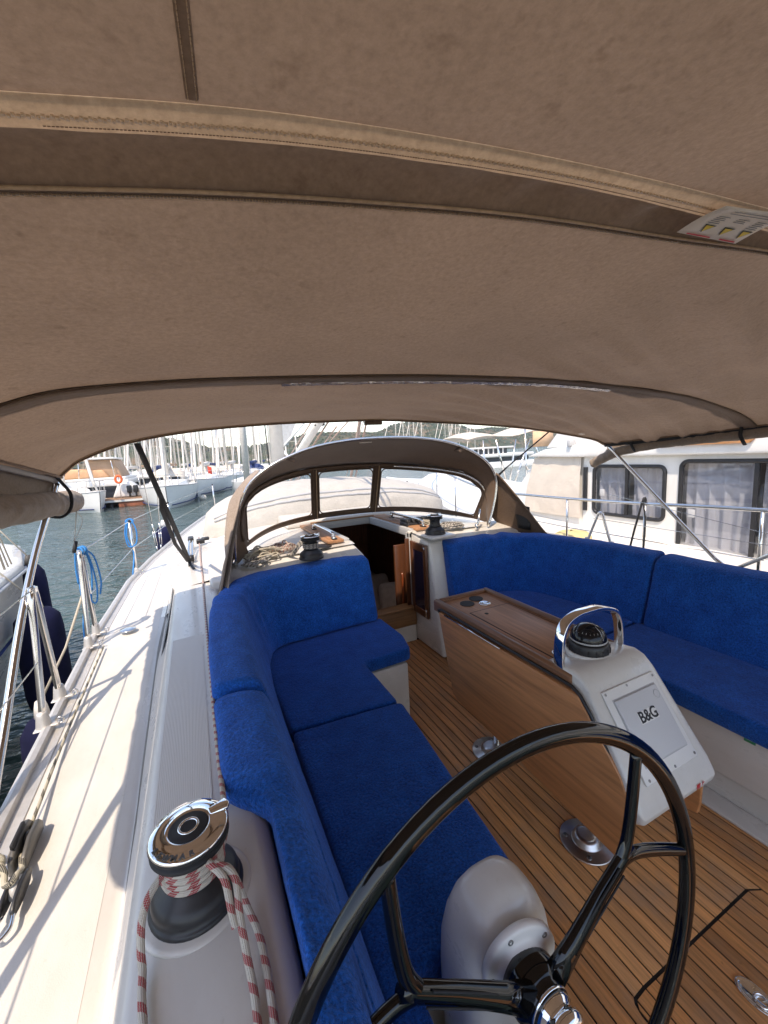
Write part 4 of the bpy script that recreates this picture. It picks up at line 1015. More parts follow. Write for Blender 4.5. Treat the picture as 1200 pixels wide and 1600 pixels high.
# pod
def podsec(x):
    return [(x, 1.13, .805), (x, 1.06, .822), (x, .99, .832), (x, .955, .822), (x, .925, .795), (x, .715, .500), (x, .695, .462), (x, .700, .440), (x, .73, .42), (x, .79, .42), (x, .80, .52), (x, .96, .75), (x, 1.13, .76)]
def podw(y, z):  # half width grows towards the lower edge
    return lerp(0.186, 0.212, max(0, min(1, (.82 - z) / .35)))
b = MB(); rows = []
for k, (i_, r_) in enumerate(((0.0, 0.028), (.012, .010), (.028, .002), (.05, 0), (.5, 0), (.95, 0), (.972, .002), (.988, .010), (1.0, .028))):
    row = []
    S0 = podsec(0); cy = .86; cz = .64
    for (x_, y_, z_) in S0:
        hw = podw(y_, z_); d = V((0, y_ - cy, z_ - cz)).normalized() * r_
        row.append((XC - hw + 2 * hw * i_, y_ - d.y, z_ - d.z))
    rows.append(row)
b.grid(rows, True, closeu=True); n_ = len(rows[0]); b.f.append(tuple(range(n_))); b.sm.append(False); b.f.append(tuple(len(b.v) - n_ + k for k in range(n_))); b.sm.append(False)
pod = b.build('instrument_pod', GEL, tb, bevel=0.012, seg=3)
# face frame: origin at the upper centre of the slope, axes along x and down the slope
PU = V((1, 0, 0)); A_ = V((XC, .925, .795)); B2_ = V((XC, .715, .500)); PD = (B2_ - A_).normalized(); PN = PU.cross(PD).normalized()
if PN.y > 0: PN = -PN
FC = A_.lerp(B2_, 0.49)
def fc(u, v, h=0.0): return FC + PU * u + PD * v + PN * h
def plate(name, w_, h_, t0, t1_, mat, par, u0=0, v0=0, bev=0.003):
    bb = MB(); q = [fc(u0 + a * w_ / 2, v0 + c * h_ / 2, t) for t in (t0, t1_) for a, c in ((-1, -1), (1, -1), (1, 1), (-1, 1))]
    bb.add(q, [(0, 3, 2, 1), (4, 5, 6, 7), (0, 1, 5, 4), (1, 2, 6, 5), (2, 3, 7, 6), (3, 0, 4, 7)]); return bb.build(name, mat, par, bevel=bev)
dsp = plate('display_frame', .292, .300, .0, .0085, WHITE, pod, 0.006, 0, .006)
plate('display_shadow_gap', .240, .222, .006, .0092, GREYP, dsp, .008, -.004, .002)
plate('display_cover', .232, .214, .006, .0175, M('cover_grey_plastic', (0.56, 0.555, 0.56), 0.45, var=.02), pod, .008, -.004, .006)
for u, v in ((-.128, -.138), (-.01, -.140), (.140, -.136), (.140, .136), (.02, .140), (-.12, .138)):
    b = MB(); b.cyl(fc(u, v, .0083), fc(u, v, .0098), .0048, 12); b.build('screw', SCREW, dsp)
b = MB(); b.lathe([(.016, 0), (.015, .002), (.010, -.001), (0, -.003)], fc(.102, -.078, .0172), 20, axis=PN); b.build('cover_button', GREYP, dsp)
plate('badge_plate', .098, .040, .0172, .0182, WHITE, dsp, .010, -.030, .002)
text_mesh('B&G', .051, PRINTBLK, 'badge_lettering', dsp, fc(.010, -.030, .0186), PU, -PD, bold=.0011)
b = MB()
for u in (.150, .156, .162): b.add([fc(u, .178, .014), fc(u + .004, .178, .014), fc(u + .004, .198, .014), fc(u, .198, .014)], [(0, 1, 2, 3)])
b.add([fc(.175, .182, .014), fc(.178, .182, .014), fc(.178, .202, .014), fc(.175, .202, .014)], [(0, 1, 2, 3)])
b.v = [(x + .0, y, z) for x, y, z in b.v]
b = MB()
for x in (XC + .085, XC + .092, XC + .100): b.add([(x, .6945, .470), (x + .0045, .6945, .470), (x + .0035, .6945, .452), (x - .001, .6945, .452)], [(0, 1, 2, 3)])
x = XC + .118; b.add([(x, .6945, .474), (x + .003, .6945, .474), (x + .001, .6945, .455), (x - .001, .6945, .455)], [(0, 1, 2, 3)]); b.add([(x - .004, .694, .468), (x + .007, .694, .468), (x + .007, .694, .465), (x - .004, .694, .465)], [(0, 1, 2, 3)])
b.build('red_print', PRINTRED, pod, solid=.0006)
# compass on the pod shelf
cp = V((XC + .008, 1.075, .822))
b = MB(); b.lathe([(.088, -.01), (.088, .004), (.084, .012)], cp, 36); b.build('compass_collar', WHITE, tb)
b = MB(); b.lathe([(.078, .0), (.080, .012), (.079, .034), (.075, .042), (.073, .046), (.068, .046)], cp + V((0, 0, .004)), 36)
for k in range(18):
    a = 2 * pi * k / 18; b.box(cp + V((.079 * cos(a) - .002, .079 * sin(a) - .002, .008)), cp + V((.079 * cos(a) + .004, .079 * sin(a) + .004, .034)))
cm = b.build('compass', BLACK, tb)
b = MB(); b.lathe([(.070, .044), (.070, .054), (.066, .074), (.055, .093), (.037, .107), (.015, .114), (0, .115)], cp + V((0, 0, .004)), 36); b.build('compass_dome', M('dark_glass_dome', (0.010, 0.010, 0.012), 0.13, var=.1, spec=.35), cm)
b = MB(); b.lathe([(.0705, .050), (.0715, .055), (.0690, .057)], cp + V((0, 0, .004)), 36); b.build('compass_ring', GREYP, cm)
b = MB()
for k in range(24):
    a = 2 * pi * k / 24; r1, r2 = .0575, .0525 if k % 3 else .047; z1 = .0900
    b.tube([cp + V((r1 * cos(a), r1 * sin(a), z1 + .004)), cp + V((r2 * cos(a), r2 * sin(a), z1 + .0095 + (.003 if not k % 3 else 0)))], .0006, 4)
b.tube([cp + V((0, -.068, .072)), cp + V((0, -.052, .103)), cp + V((0, -.03, .1175))], .0011, 5); tag(b.build('compass_marks', M('compass_print', (.55, .55, .55), .6), cm), kind='stuff')
# steel grab arch over the compass
b = MB(); rows = []
AP = smooth_path([(1.208, 1.055, .80), (1.206, 1.057, .86), (1.215, 1.06, .93), (1.245, 1.065, .978), (1.31, 1.07, 1.000), (1.385, 1.07, 1.003), (1.46, 1.07, .998), (1.525, 1.065, .975), (1.553, 1.06, .93), (1.562, 1.057, .86), (1.560, 1.055, .80)], 6)
for i, p in enumerate(AP):
    a = AP[max(0, i - 1)]; c = AP[min(len(AP) - 1, i + 1)]; T = (c - a).normalized(); N_ = V((0, 1, 0)).cross(T).normalized()
    rows.append([p + N_ * .007 + V((0, -.021, 0)), p + N_ * .010 + V((0, -.012, 0)), p + N_ * .010 + V((0, .012, 0)), p + N_ * .007 + V((0, .021, 0)), p - N_ * .007 + V((0, .021, 0)), p - N_ * .007 + V((0, -.021, 0))])
b.grid(rows, True, closeu=True); b.build('grab_arch', CHROME, tb, bevel=0.002)
for y in (1.02, 1.625):
    b = MB(); b.cyl((XC, y, .0), (XC, y, .70), .030, 20); lg = b.build('table_leg', CHROME, tb)
    b = MB(); b.lathe([(.105, 0.0005), (.105, .005), (.102, .0075), (.060, .0085), (.055, .012), (.050, .030), (.040, .036), (.032, .038)], (XC - .05, y, 0), 36); bp = b.build('base_plate', M('brushed_steel', (.62, .60, .57), .30, 1.0, var=.08, vs=30), lg)
    for k in range(4):
        a = pi / 4 + k * pi / 2; bb = MB(); bb.lathe([(.011, .0), (.010, .003), (0, .004)], (XC - .05 + .082 * cos(a), y + .082 * sin(a), .0075), 12); bb.build('bolt', SCREW, lg)

# ------------------------------------------------------------------ wheel and pedestal
tw = radians(4); WN = V((0, -cos(tw), sin(tw))); WU = V((1, 0, 0)); WV = V((0, sin(tw), cos(tw))); WC = V((.457, .445, .70))
wh = empty('steering_wheel', WC, 'large glossy black steering wheel with forked spokes in the foreground', 'steering wheel')
def wp(r, deg, h=0.0): a = radians(deg); return WC + WU * (r * cos(a)) + WV * (r * sin(a)) + WN * h
def oval_tube(bb, P_, ra, rb, n=16, closed=False, N0=None):
    N = len(P_); rows = []
    for i in range(N):
        a = P_[(i - 1) % N] if closed or i else P_[i]; c = P_[(i + 1) % N] if closed or i < N - 1 else P_[i]; T = (c - a).normalized()
        n1 = (WN - T * WN.dot(T)).normalized(); n2 = T.cross(n1)
        A = ra[i] if isinstance(ra, list) else ra; B3 = rb[i] if isinstance(rb, list) else rb
        rows.append([P_[i] + n2 * (A * cos(2 * pi * k / n)) + n1 * (B3 * sin(2 * pi * k / n)) for k in range(n)])
    if closed: rows.append(rows[0])
    bb.grid(rows, True, closeu=True)
    if not closed:
        o = len(bb.v); bb.f.append(tuple(o - n + k for k in range(n))); bb.sm.append(False); bb.f.append(tuple(o - n * N + k for k in range(n))); bb.sm.append(False)
b = MB(); oval_tube(b, [wp(.464, 360 * k / 96) for k in range(96)], .0190, .0150, 20, True); b.build('rim', GLOSSBLACK, wh)
for d in (27.5, 147, 267):
    b = MB()
    oval_tube(b, [wp(.03, d, .012), wp(.10, d, .008), wp(.20, d, .0), wp(.285, d, -.003), wp(.312, d, -.003)], [.030, .022, .018, .017, .015], [.017, .014, .0115, .011, .011], 16)
    for s in (-1, 1):
        P_ = smooth_path([wp(.275, d, -.003), wp(.315, d + s * 4.5, -.003), wp(.375, d + s * 13.0, -.002), wp(.460, d + s * 21.5, 0)], 6); n_ = len(P_)
        oval_tube(b, P_, [lerp(.015, .0125, i / n_) for i in range(n_)], .0105, 14)
    sp_ = b.build('spoke', GLOSSBLACK, wh)
    b = MB()
    for s in (-1, 1): b.tube([wp(.075, d + s * 8.5, .018), wp(.15, d + s * 4.6, .0135), wp(.26, d + s * 2.6, .009)], .0022, 6)
    b.build('spoke_groove', RUBBER, sp_)
b = MB(); b.lathe([(.030, -.035), (.052, -.03), (.056, -.012), (.054, .008), (.047, .018), (.041, .022), (.041, .036), (.038, .040)], WC, 40, axis=WN); hb = b.build('hub', GLOSSBLACK, wh)
b = MB(); b.lathe([(.0385, .024), (.0385, .046), (.034, .050), (.034, .058), (.038, .062), (.038, .070), (.033, .077), (.022, .083), (.019, .081), (0, .0815)], WC, 40, axis=WN); b.build('hub_nut', CHROME, wh)
b = MB(); b.lathe([(.0415, .030), (.0425, .033), (.0415, .036)], WC, 40, axis=WN); b.build('hub_ring', CHROME, hb)

pd = empty('helm_pedestal', (.474, .59, 0), 'white moulded steering pedestal behind the black wheel, at the end of the port seat', 'pedestal')
AX = -WN   # forward along the shaft
rows = []
PCX = .482
for (z, hx, y0, y1) in ((0.0, .150, .615, .80), (.15, .145, .612, .80), (.30, .138, .608, .80), (.40, .132, .605, .80), (.50, .125, .602, .795)):
    rows.append((z, hx, y0, y1))
b = MB(); L = []
def pd_ring(z, hx, ya, yb2, n=40, ex=3.2):
    cy_, hy = (ya + yb2) / 2, (yb2 - ya) / 2; out = []
    for k in range(n):
        t = 2 * pi * k / n; c_, s_ = cos(t), sin(t)
        out.append((PCX + hx * (abs(c_) ** (2 / ex)) * (1 if c_ > 0 else -1), cy_ + hy * (abs(s_) ** (2 / ex)) * (1 if s_ > 0 else -1), z))
    return out
R1 = [(z_, hx_, ya_, yb__) for z_, hx_, ya_, yb__ in [(0.0, .115, .500, .68), (.3, .112, .497, .68), (.46, .114, .496, .68), (.58, .114, .496, .678), (.66, .111, .499, .672), (.715, .101, .507, .662), (.755, .084, .518, .65), (.781, .061, .532, .637), (.793, .036, .548, .622), (.796, .011, .57, .60)]]
R1 = [(z_ - (.022 if z_ > .4 else 0), hx_ * (.86 + .14 * min(1, z_ / .6)), ya_, yb__) for z_, hx_, ya_, yb__ in R1]
b.grid([pd_ring(*r) for r in R1], True, closeu=True); o = len(b.v); b.f.append(tuple(o - 40 + k for k in range(40))); b.sm.append(True)
for i, (x, y, z) in enumerate(b.v):
    # shallow dish round the shaft on the aft face
    if y < .66 and z > .3:
        pass
bd = b.build('pedestal_body', GEL, pd)
SC_ = WC + AX * .165; SC_ = V((SC_.x, .600, WC.z - .17 * sin(tw) - .055))
PDC = V((WC.x + .006, .490, .700))
AXp = (WC - PDC).normalized()
b = MB(); b.lathe([(.078, -.01), (.078, .002), (.075, .005), (.068, .006), (.060, .0065), (.054, .011), (.050, .022), (.044, .040), (.040, .06)], PDC, 44, axis=AXp); b.build('shaft_housing', WHITE, pd)
X1 = AXp.orthogonal().normalized(); X2 = AXp.cross(X1)
for k in range(5):
    a = 2 * pi * k / 5 + .55; p = PDC + (X1 * cos(a) + X2 * sin(a)) * .066 + AXp * .0055
    b = MB(); b.lathe([(.0062, 0), (.0055, .0016), (.003, .0018), (.0026, .0005), (0, .0005)], p, 14, axis=AXp); b.build('screw', SCREW, pd)

# ------------------------------------------------------------------ winches
def winch(loc, s, label, detail=False, top=CHROME, black=True, zs=None, cs=None):
    zs = zs or s; cs = cs or s
    w_ = empty('winch', loc, label, 'winch', 'sheet winches')
    L0 = V(loc)
    b = MB(); b.lathe([(r * s, z * zs) for r, z in ((.103, 0), (.104, .008), (.100, .014), (.096, .016), (.097, .030), (.094, .044), (.084, .056), (.066, .070), (.060, .078))], L0, 44); b.build('skirt', BLACK, w_)
    prof = [(.060, .078), (.054, .09), (.050, .105), (.050, .13), (.053, .145), (.058, .152)]
    b = MB(); b.lathe([(r * s, z * zs) for r, z in prof], L0, 44); b.build('drum', BLACK if black else CHROME, w_)
    b = MB(); b.lathe([(r * cs, z * zs) for r, z in ((.058, .152), (.076, .154), (.079, .160), (.076, .166), (.070, .168), (.070, .174), (.078, .176), (.080, .181), (.078, .185))], L0, 44); b.build('self_tailer', RUBBER, w_)
    b = MB(); b.lathe([(r * cs, z * zs) for r, z in ((.079, .184), (.0795, .188), (.076, .1925), (.060, .1950), (.046, .1965), (.044, .198), (.042, .1965), (.040, .1955), (.036, .1955))], L0, 44); tp = b.build('top_cap', top, w_)
    b = MB(); b.lathe([(r * cs, z * zs) for r, z in ((.040, .1955), (.036, .1972), (.022, .1975), (.021, .199))], L0, 36); b.build('cap_ring', RUBBER, w_)
    b = MB(); b.lathe([(r * cs, z * zs) for r, z in ((.0215, .1972), (.0215, .200), (.018, .2012), (.0155, .199), (.0150, .190), (0, .188))], L0, 32); sk = b.build('handle_socket', top, w_)
    b = MB()
    for k in range(8):
        a = 2 * pi * k / 8; p = L0 + V((.0125 * cos(a), .0125 * sin(a), .192)) * 1.0; p = L0 + V((.0128 * s * cos(a), .0128 * s * sin(a), .1935 * zs)); b.box(p - V((.0025, .0025, .004)) * s, p + V((.0025, .0025, .0045)) * s)
    b.build('socket_teeth', RUBBER, sk)
    b = MB(); b.prism([(L0.x + x * s, L0.y + y * s) for x, y in ((.040, .030), (.082, .046), (.092, .028), (.086, .012), (.046, .010))], L0.z + .186 * zs, L0.z + .1995 * zs, 'z'); b.build('tailing_arm', top, w_, bevel=.003)
    return w_, tp
WL = V((-.080, .765, .866))
w1, tp1 = winch(WL, 0.80, 'near port winch with chrome top and a red flecked rope wrapped round it', zs=.735, cs=.86)
def arc_text(txt, r, a0, da, size, z, bold=.0006, flip=False):
    for i, ch in enumerate(txt):
        a = radians(a0 + i * da); p = WL + V((r * cos(a), r * sin(a), z)); rad = V((cos(a), sin(a), 0)); tan = V((-sin(a), cos(a), 0))
        text_mesh(ch, size, M('etched_print', (.10, .10, .10), .45), 'lettering', tp1, p, tan if not flip else -tan, -rad if not flip else rad, bold)
arc_text('LEWMAR', .0590, 205, 14, .0135, .1435)
arc_text('50', .051, 20, 15, .012, .1447)
b = MB(); b.lathe([(.100, .0), (.097, .004), (.091, .0065), (.0, .007)], (WL.x, WL.y, .862), 48); b.build('winch_plinth', GEL, dk)
w2, _ = winch((.705, 2.80, 0.958), 0.86, 'black winch on the coachroof beside the tangled rope pile, port of the companionway')
w3, _ = winch((1.775, 2.83, 0.985), 0.84, 'black winch in front of the rope clutches, starboard of the companionway')
b = MB(); b.lathe([(.078, 0), (.076, .012), (.066, .016), (0, .017)], (.85, 3.02, .972), 30); one('deck_compass_cover', b, BLACK, 'round flat black cover on the coachroof just behind the port winch', 'cover')

# rope on the near winch: four turns, a standing part running forward, long tails
def wsh(p):
    return (p[0] + .003, p[1] + .03, .870 + (p[2] - .870) * .84) if p[1] < 1.0 else p
def rope(name, P_, r, mat, label, group=None, n=10, k=6):
    bb = MB(); bb.tube(smooth_path(P_, k), r, n); return one(name, bb, mat, label, 'rope', group)
RR = .0062
P_ = [(-.020, 4.6, .91), (-.023, 3.6, .885), (-.021, 2.9, .884), (-.023, 2.2, .880), (-.024, 1.6, .879), (-.023, 1.15, .885), (-.020, .95, .905)]
turns = []
c0 = V((WL.x, WL.y, 0)); rd = .0500
for i in range(66):
    a = radians(10 - i * 20 + 0); z = .927 + (i / 65) * .044 + .003 * sin(a * 1.0 + 1)
    turns.append(c0 + V((rd * cos(a), rd * sin(a), z)) + V((0, 0, .0)))
P_ += [(turns[0].x + .012, turns[0].y + .05, .93)] + [tuple(p) for p in turns]
e = turns[-1]
P_ += [wsh(q_) for q_ in [(-0.049, .672, .994), (-0.024, .665, .978), (-0.010, .660, .93), (-0.002, .650, .89)]]
P_ += [wsh(q_) for q_ in [(0.012, .60, .878), (0.016, .53, .876), (0.014, .46, .876), (0.004, .40, .876), (-0.009, .37, .876)]]
rope('red_flecked_sheet', P_, RR, ROPERED, 'cream rope with red flecks wrapped round the near winch and led forward along the coaming')
b = MB()
b.tube(smooth_path([wsh(q_) for q_ in [(-0.118, .720, .985), (-0.150, .690, .965), (-0.162, .672, .940), (-0.166, .655, .90), (-0.164, .635, .878), (-0.162, .60, .874), (-0.154, .55, .874), (-0.142, .50, .874), (-0.122, .45, .874), (-0.099, .40, .874)] ], 8), RR, 10)
b.tube(smooth_path([wsh(q_) for q_ in [(-0.044, .668, 1.002), (-0.016, .640, .985), (-0.014, .60, .945), (-0.010, .56, .90), (-0.006, .52, .878), (-0.008, .46, .876), (-0.016, .40, .876)] ], 8), RR, 10)
b.tube(smooth_path([wsh(q_) for q_ in [(-0.054, .672, 1.004), (-0.032, .640, .990), (-0.026, .61, .955), (-0.022, .59, .935)] ], 8), RR, 10)
one('rope_tail', b, ROPERED, 'loose tails of the red flecked rope hanging off the near winch', 'rope')
# ------------------------------------------------------------------ deck gear on the port side deck
def pole(name, P_, r, par, mat=STEEL, n=12):
    b = MB(); b.tube(P_, r, n); return b.build(name, mat, par)
def foot(x, y, z, par, sgn=1):
    b = MB(); b.box((x - .026, y - .034, z), (x + .026, y + .034, z + .006)); b.lathe([(.026, .0), (.024, .012), (.019, .050), (.016, .062)], (x, y, z), 16, sx=1, sy=1.1)
    b.box((x + .014, y - .016, z), (x + .050, y + .016, z + .010)); f_ = b.build('foot', ALU, par, bevel=.003)
    b = MB(); b.tube([(x + .052 + .012 * cos(a), y + .0, z + .014 + .012 * sin(a)) for a in [2 * pi * k / 12 for k in range(12)]], .0032, 6, closed=True); b.build('eye', STEEL, par)
def gate(x, ya, yb_, z0, label, group='gate hoops and stanchions along the rails', H_=1.0):
    g = empty('gate_hoop', (x, ya, z0), label, 'stanchion', group)
    foot(x, ya, z0, g); foot(x, yb_, z0, g)
    m = (ya + yb_) / 2
    pole('tube', smooth_path([(x, ya, z0 + .01), (x + .005, lerp(ya, m, .55), z0 + .34 * H_), (x + .008, m - .028, z0 + .49 * H_), (x + .008, m - .005, z0 + .525 * H_), (x + .008, m + .018, z0 + .50 * H_), (x + .006, lerp(yb_, m, .6), z0 + .36 * H_), (x, yb_, z0 + .01)], 5), .0125, g)
    b = MB(); b.box((x - .004, m - .018, z0 + .525 * H_ - .017), (x + .020, m + .018, z0 + .525 * H_ + .005)); b.tube([(x + .008 + .012 * cos(a), m - .03, z0 + .525 * H_ + .012 * sin(a)) for a in [2 * pi * k / 12 for k in range(12)]], .003, 6, closed=True); b.build('wire_eye', STEEL, g, bevel=.002)
    return g, m
gx = -.628
g1, m1 = gate(gx, 1.872, 2.089, .70, 'nearer steel gate hoop on the port rail, two legs joined at the top')
g2, m2 = gate(gx, 2.633, 2.83, .70, 'steel gate hoop on the port rail carrying a bunch of blue line')
g3, m3 = gate(3.40, 2.40, 2.66, .70, 'steel gate hoop on the starboard rail behind the blue backrest', H_=.60)
def stanchion(x, y, z0, label, h=.50, lean=0.0):
    s_ = empty('stanchion', (x, y, z0), label, 'stanchion', 'gate hoops and stanchions along the rails')
    foot(x, y, z0, s_); pole('tube', [(x, y, z0 + .01), (x + lean, y - .02, z0 + h)], .0125, s_)
    b = MB(); b.lathe([(.014, 0), (.014, .012), (.006, .018), (0, .018)], (x + lean, y - .02, z0 + h - .004), 12); b.build('cap', RUBBER, s_); return s_
stanchion(-.575, 4.30, zd(4.3), 'single port stanchion with a blue line hanging from it, forward of the gate')
stanchion(-.33, 5.75, zd(5.7), 'slim port stanchion beside the rigging screws on the side deck')
stanchion(.30, 8.2, zd(8), 'far forward port stanchion past the covered dinghy')
stanchion(3.10, 5.75, zd(5.7), 'starboard stanchion forward, seen through the right sprayhood window')
def wire(name, P_, label, r=.0026, group='lifeline wires'):
    b = MB(); b.tube(P_, r, 6); return one(name, b, STEEL, label, 'lifeline', group)
wire('lifeline', [(gx + .008, m1 - .03, 1.222), (gx - .01, .5, 1.20), (gx + .05, -1.1, 1.19)], 'upper lifeline wire running aft from the nearer port gate hoop')
wire('lifeline', [(gx + .006, 1.93, .95), (gx - .01, .5, .94), (gx + .05, -1.1, .93)], 'lower lifeline wire running aft from the nearer port gate hoop')
wire('lifeline', [(gx + .01, m2 + .03, 1.222), (-.575, 4.28, 1.19), (-.33, 5.73, 1.20), (.30, 8.2, 1.24)], 'upper lifeline wire running forward from the port gate hoop with blue line')
wire('lifeline', [(gx + .006, 2.78, .95), (-.575, 4.29, .94), (-.33, 5.74, .96), (.30, 8.2, 1.0)], 'lower lifeline wire running forward from the port gate hoop with blue line')
wire('lifeline', [(3.40, 2.47, 1.20), (3.40, 1.28, 1.005), (3.38, -.5, 1.0)], 'upper starboard lifeline wire in front of the moored motor yacht')
wire('lifeline', [(3.40, 2.60, .955), (3.40, 1.27, .93), (3.38, -.5, .92)], 'lower starboard lifeline wire in front of the moored motor yacht')
# blue lines on the stanchions
def strand(P_, r=.0045): b.tube(smooth_path(P_, 6), r, 7)
hx, hy, hz = gx + .008, m2, 1.235
b = MB(); rnd = random.Random(2)
for k in range(7):
    o = rnd.uniform(-.02, .02); b.tube([(hx + .022 * cos(a) + o * .3, hy + o + .03 * sin(a * .5), hz - .012 + .024 * sin(a)) for a in [2 * pi * q / 12 for q in range(12)]], .0048, 7, closed=True)
strand([(hx - .02, hy - .01, hz), (hx - .03, hy - .01, hz - .10), (hx - .028, hy - .015, hz - .19)])
strand([(hx - .015, hy, hz), (hx - .026, hy, hz - .20), (hx - .022, hy - .02, hz - .33), (hx - .030, hy - .05, .80), (hx - .035, hy - .07, .63)])
strand([(hx + .02, hy + .02, hz), (hx + .035, hy + .035, hz - .09), (hx + .045, hy + .03, hz - .22), (hx + .040, hy + .0, hz - .31), (hx + .025, hy - .03, hz - .30), (hx + .02, hy - .01, hz - .26)])
strand([(hx + .015, hy + .03, hz), (hx + .028, hy + .045, hz - .12), (hx + .020, hy + .03, hz - .25)])
strand([(hx + .01, hy + .03, hz), (hx + .05, hy + .05, hz - .06), (hx + .065, hy + .05, hz - .20), (hx + .055, hy + .03, hz - .28)])
one('blue_line', b, BLUEROPE, 'bunch of bright blue line looped over the port gate hoop and hanging down', 'rope', 'blue lines hung on the port rail')
b = MB(); hx, hy, hz = -.575, 4.28, 1.20
for k in range(4): b.tube([(hx + .03 * cos(a), hy + k * .008, hz - .01 + .02 * sin(a)) for a in [2 * pi * q / 10 for q in range(10)]], .006, 6, closed=True)
strand([(hx - .02, hy, hz), (hx - .045, hy, hz - .12), (hx - .03, hy, hz - .24), (hx + .03, hy, hz - .22), (hx + .045, hy, hz - .1), (hx + .02, hy, hz)], .006)
strand([(hx - .01, hy, hz), (hx - .035, hy, hz - .15), (hx + .0, hy, hz - .30), (hx - .02, hy - .1, .70)], .006)
one('blue_line', b, BLUEROPE, 'blue line coiled on the single port stanchion forward of the gate', 'rope', 'blue lines hung on the port rail')
b = MB(); strand([(3.44, 3.6, 1.02), (3.45, 3.6, .92), (3.46, 3.6, .74)], .008); strand([(3.41, 3.6, 1.02), (3.42, 3.6, .85), (3.43, 3.6, .76)], .008); b.tube([(3.42 + .02 * cos(a), 3.6, 1.03 + .02 * sin(a)) for a in [2 * pi * q / 10 for q in range(10)]], .014, 6, closed=True)
one('blue_line', b, BLUEROPE, 'short blue line tied on the starboard rail beyond the sprayhood corner', 'rope')
# fenders
def fender(p, r, h, label, rope_to=None, tilt=0, top=None):
    f = empty('fender', p, label, 'fender', 'navy covered fenders'); c = V(p)
    b = MB(); b.lathe([(.02, 0), (r * .6, .015), (r * .92, .07), (r, .16), (r, h - .18), (r * .93, h - .08), (r * .62, h - .02), (.03, h)], c, 22); b.build('cover', NAVY, f)
    b = MB(); b.lathe([(r * .34, h - .015), (r * .26, h + .05), (.02, h + .08), (0, h + .082)], c, 16); b.build('cap', top or GELY, f)
    b = MB(); q = c + V((0, 0, h + .07)); b.tube([q, q.lerp(V(rope_to), .5) + V((.01, 0, -.02)), V(rope_to)], .006, 6); b.build('lanyard', ROPEW, f); return f
GELY = M('fender_end_pale', (.62, .55, .40), .6)
fender((-.83, 2.48, -.35), .105, .80, 'navy fender hanging from our rail below the toe rail, port side', (gx, 2.70, 1.0), top=WHITE)
fender((-1.43, 4.6, .20), .105, .66, 'upper navy fender between the neighbouring white hull and our boat', (-1.75, 4.55, 1.5), top=M('fender_end_dark', (.06, .055, .05), .6))
fender((-1.24, 3.95, -.24), .155, .86, 'big lower navy fender with a cream end beside the neighbouring white hull', (-1.75, 4.0, 1.4))
fender((-.45, 6.3, .25), .12, .60, 'navy fender hanging far forward on the port side by the rigging screws', (-.38, 6.2, 1.0), top=WHITE)
# deck blocks and line by the lower left corner
b = MB(); b.tube(smooth_path([(-.555, 2.6, .70), (-.545, 2.1, .70), (-.535, 1.72, .70), (-.508, 1.31, .718)], 6), .005, 8)
one('jammer_line', b, ROPEBLK, 'cream rope along the toe rail into the grey cam block', 'rope')
cb = empty('cam_block', (-.505, 1.26, .69), 'grey cam cleat block on the port side deck at the left edge', 'deck block')
b = MB(); b.prism([(1.190, .690), (1.195, .728), (1.25, .748), (1.315, .742), (1.335, .718), (1.33, .690)], -.521, -.508, 'x'); b.prism([(1.195, .690), (1.20, .724), (1.25, .740), (1.31, .736), (1.33, .712), (1.325, .690)], -.497, -.485, 'x'); b.build('cheek', M('hard_grey_anodise', (.13, .125, .115), .45, .5), cb, bevel=.004)
b = MB(); b.cyl((-.507, 1.27, .715), (-.498, 1.27, .715), .020, 16); b.build('sheave', BLACK, cb)
b = MB(); b.box((-.519, 1.215, .740), (-.509, 1.295, .756)); b.build('lever', RUBBER, cb, bevel=.004)
tb2 = empty('deck_block', (-.485, 1.11, .69), 'black snatch block with a shackle lying on the side deck, lower left', 'deck block')
b = MB()
for x in (-.494, -.470): b.prism([(1.115 + .058 * cos(a), .712 + .020 * sin(a)) for a in [2 * pi * k / 20 for k in range(20)]], x - .0045, x + .0045, 'x')
b.build('cheek', BLACK, tb2, bevel=.003)
b = MB(); b.cyl((-.489, 1.12, .712), (-.475, 1.12, .712), .019, 18); b.build('sheave', GREYP, tb2)
b = MB(); b.tube(smooth_path([(-.490, 1.065, .708), (-.498, 1.03, .705), (-.482, 1.01, .703), (-.466, 1.03, .705), (-.470, 1.065, .708)], 5), .0045, 8); b.build('shackle', CHROME, tb2)
b = MB(); b.tube(smooth_path([(-.503, 1.225, .712), (-.492, 1.195, .718), (-.482, 1.165, .722), (-.482, 1.14, .736), (-.484, 1.115, .738), (-.50, 1.125, .732), (-.515, 1.165, .735), (-.545, 1.20, .75), (-.60, 1.24, .77)], 7), .0065, 9)
for k in range(4): b.tube([(-.535 + .012 * cos(a) - k * .008, 1.192 + k * .008, .745 + .012 * sin(a)) for a in [2 * pi * q / 12 for q in range(12)]], .0055, 7, closed=True)
one('block_line', b, ROPEBLK, 'cream rope with a knot rove through the black snatch block, lower left', 'rope')
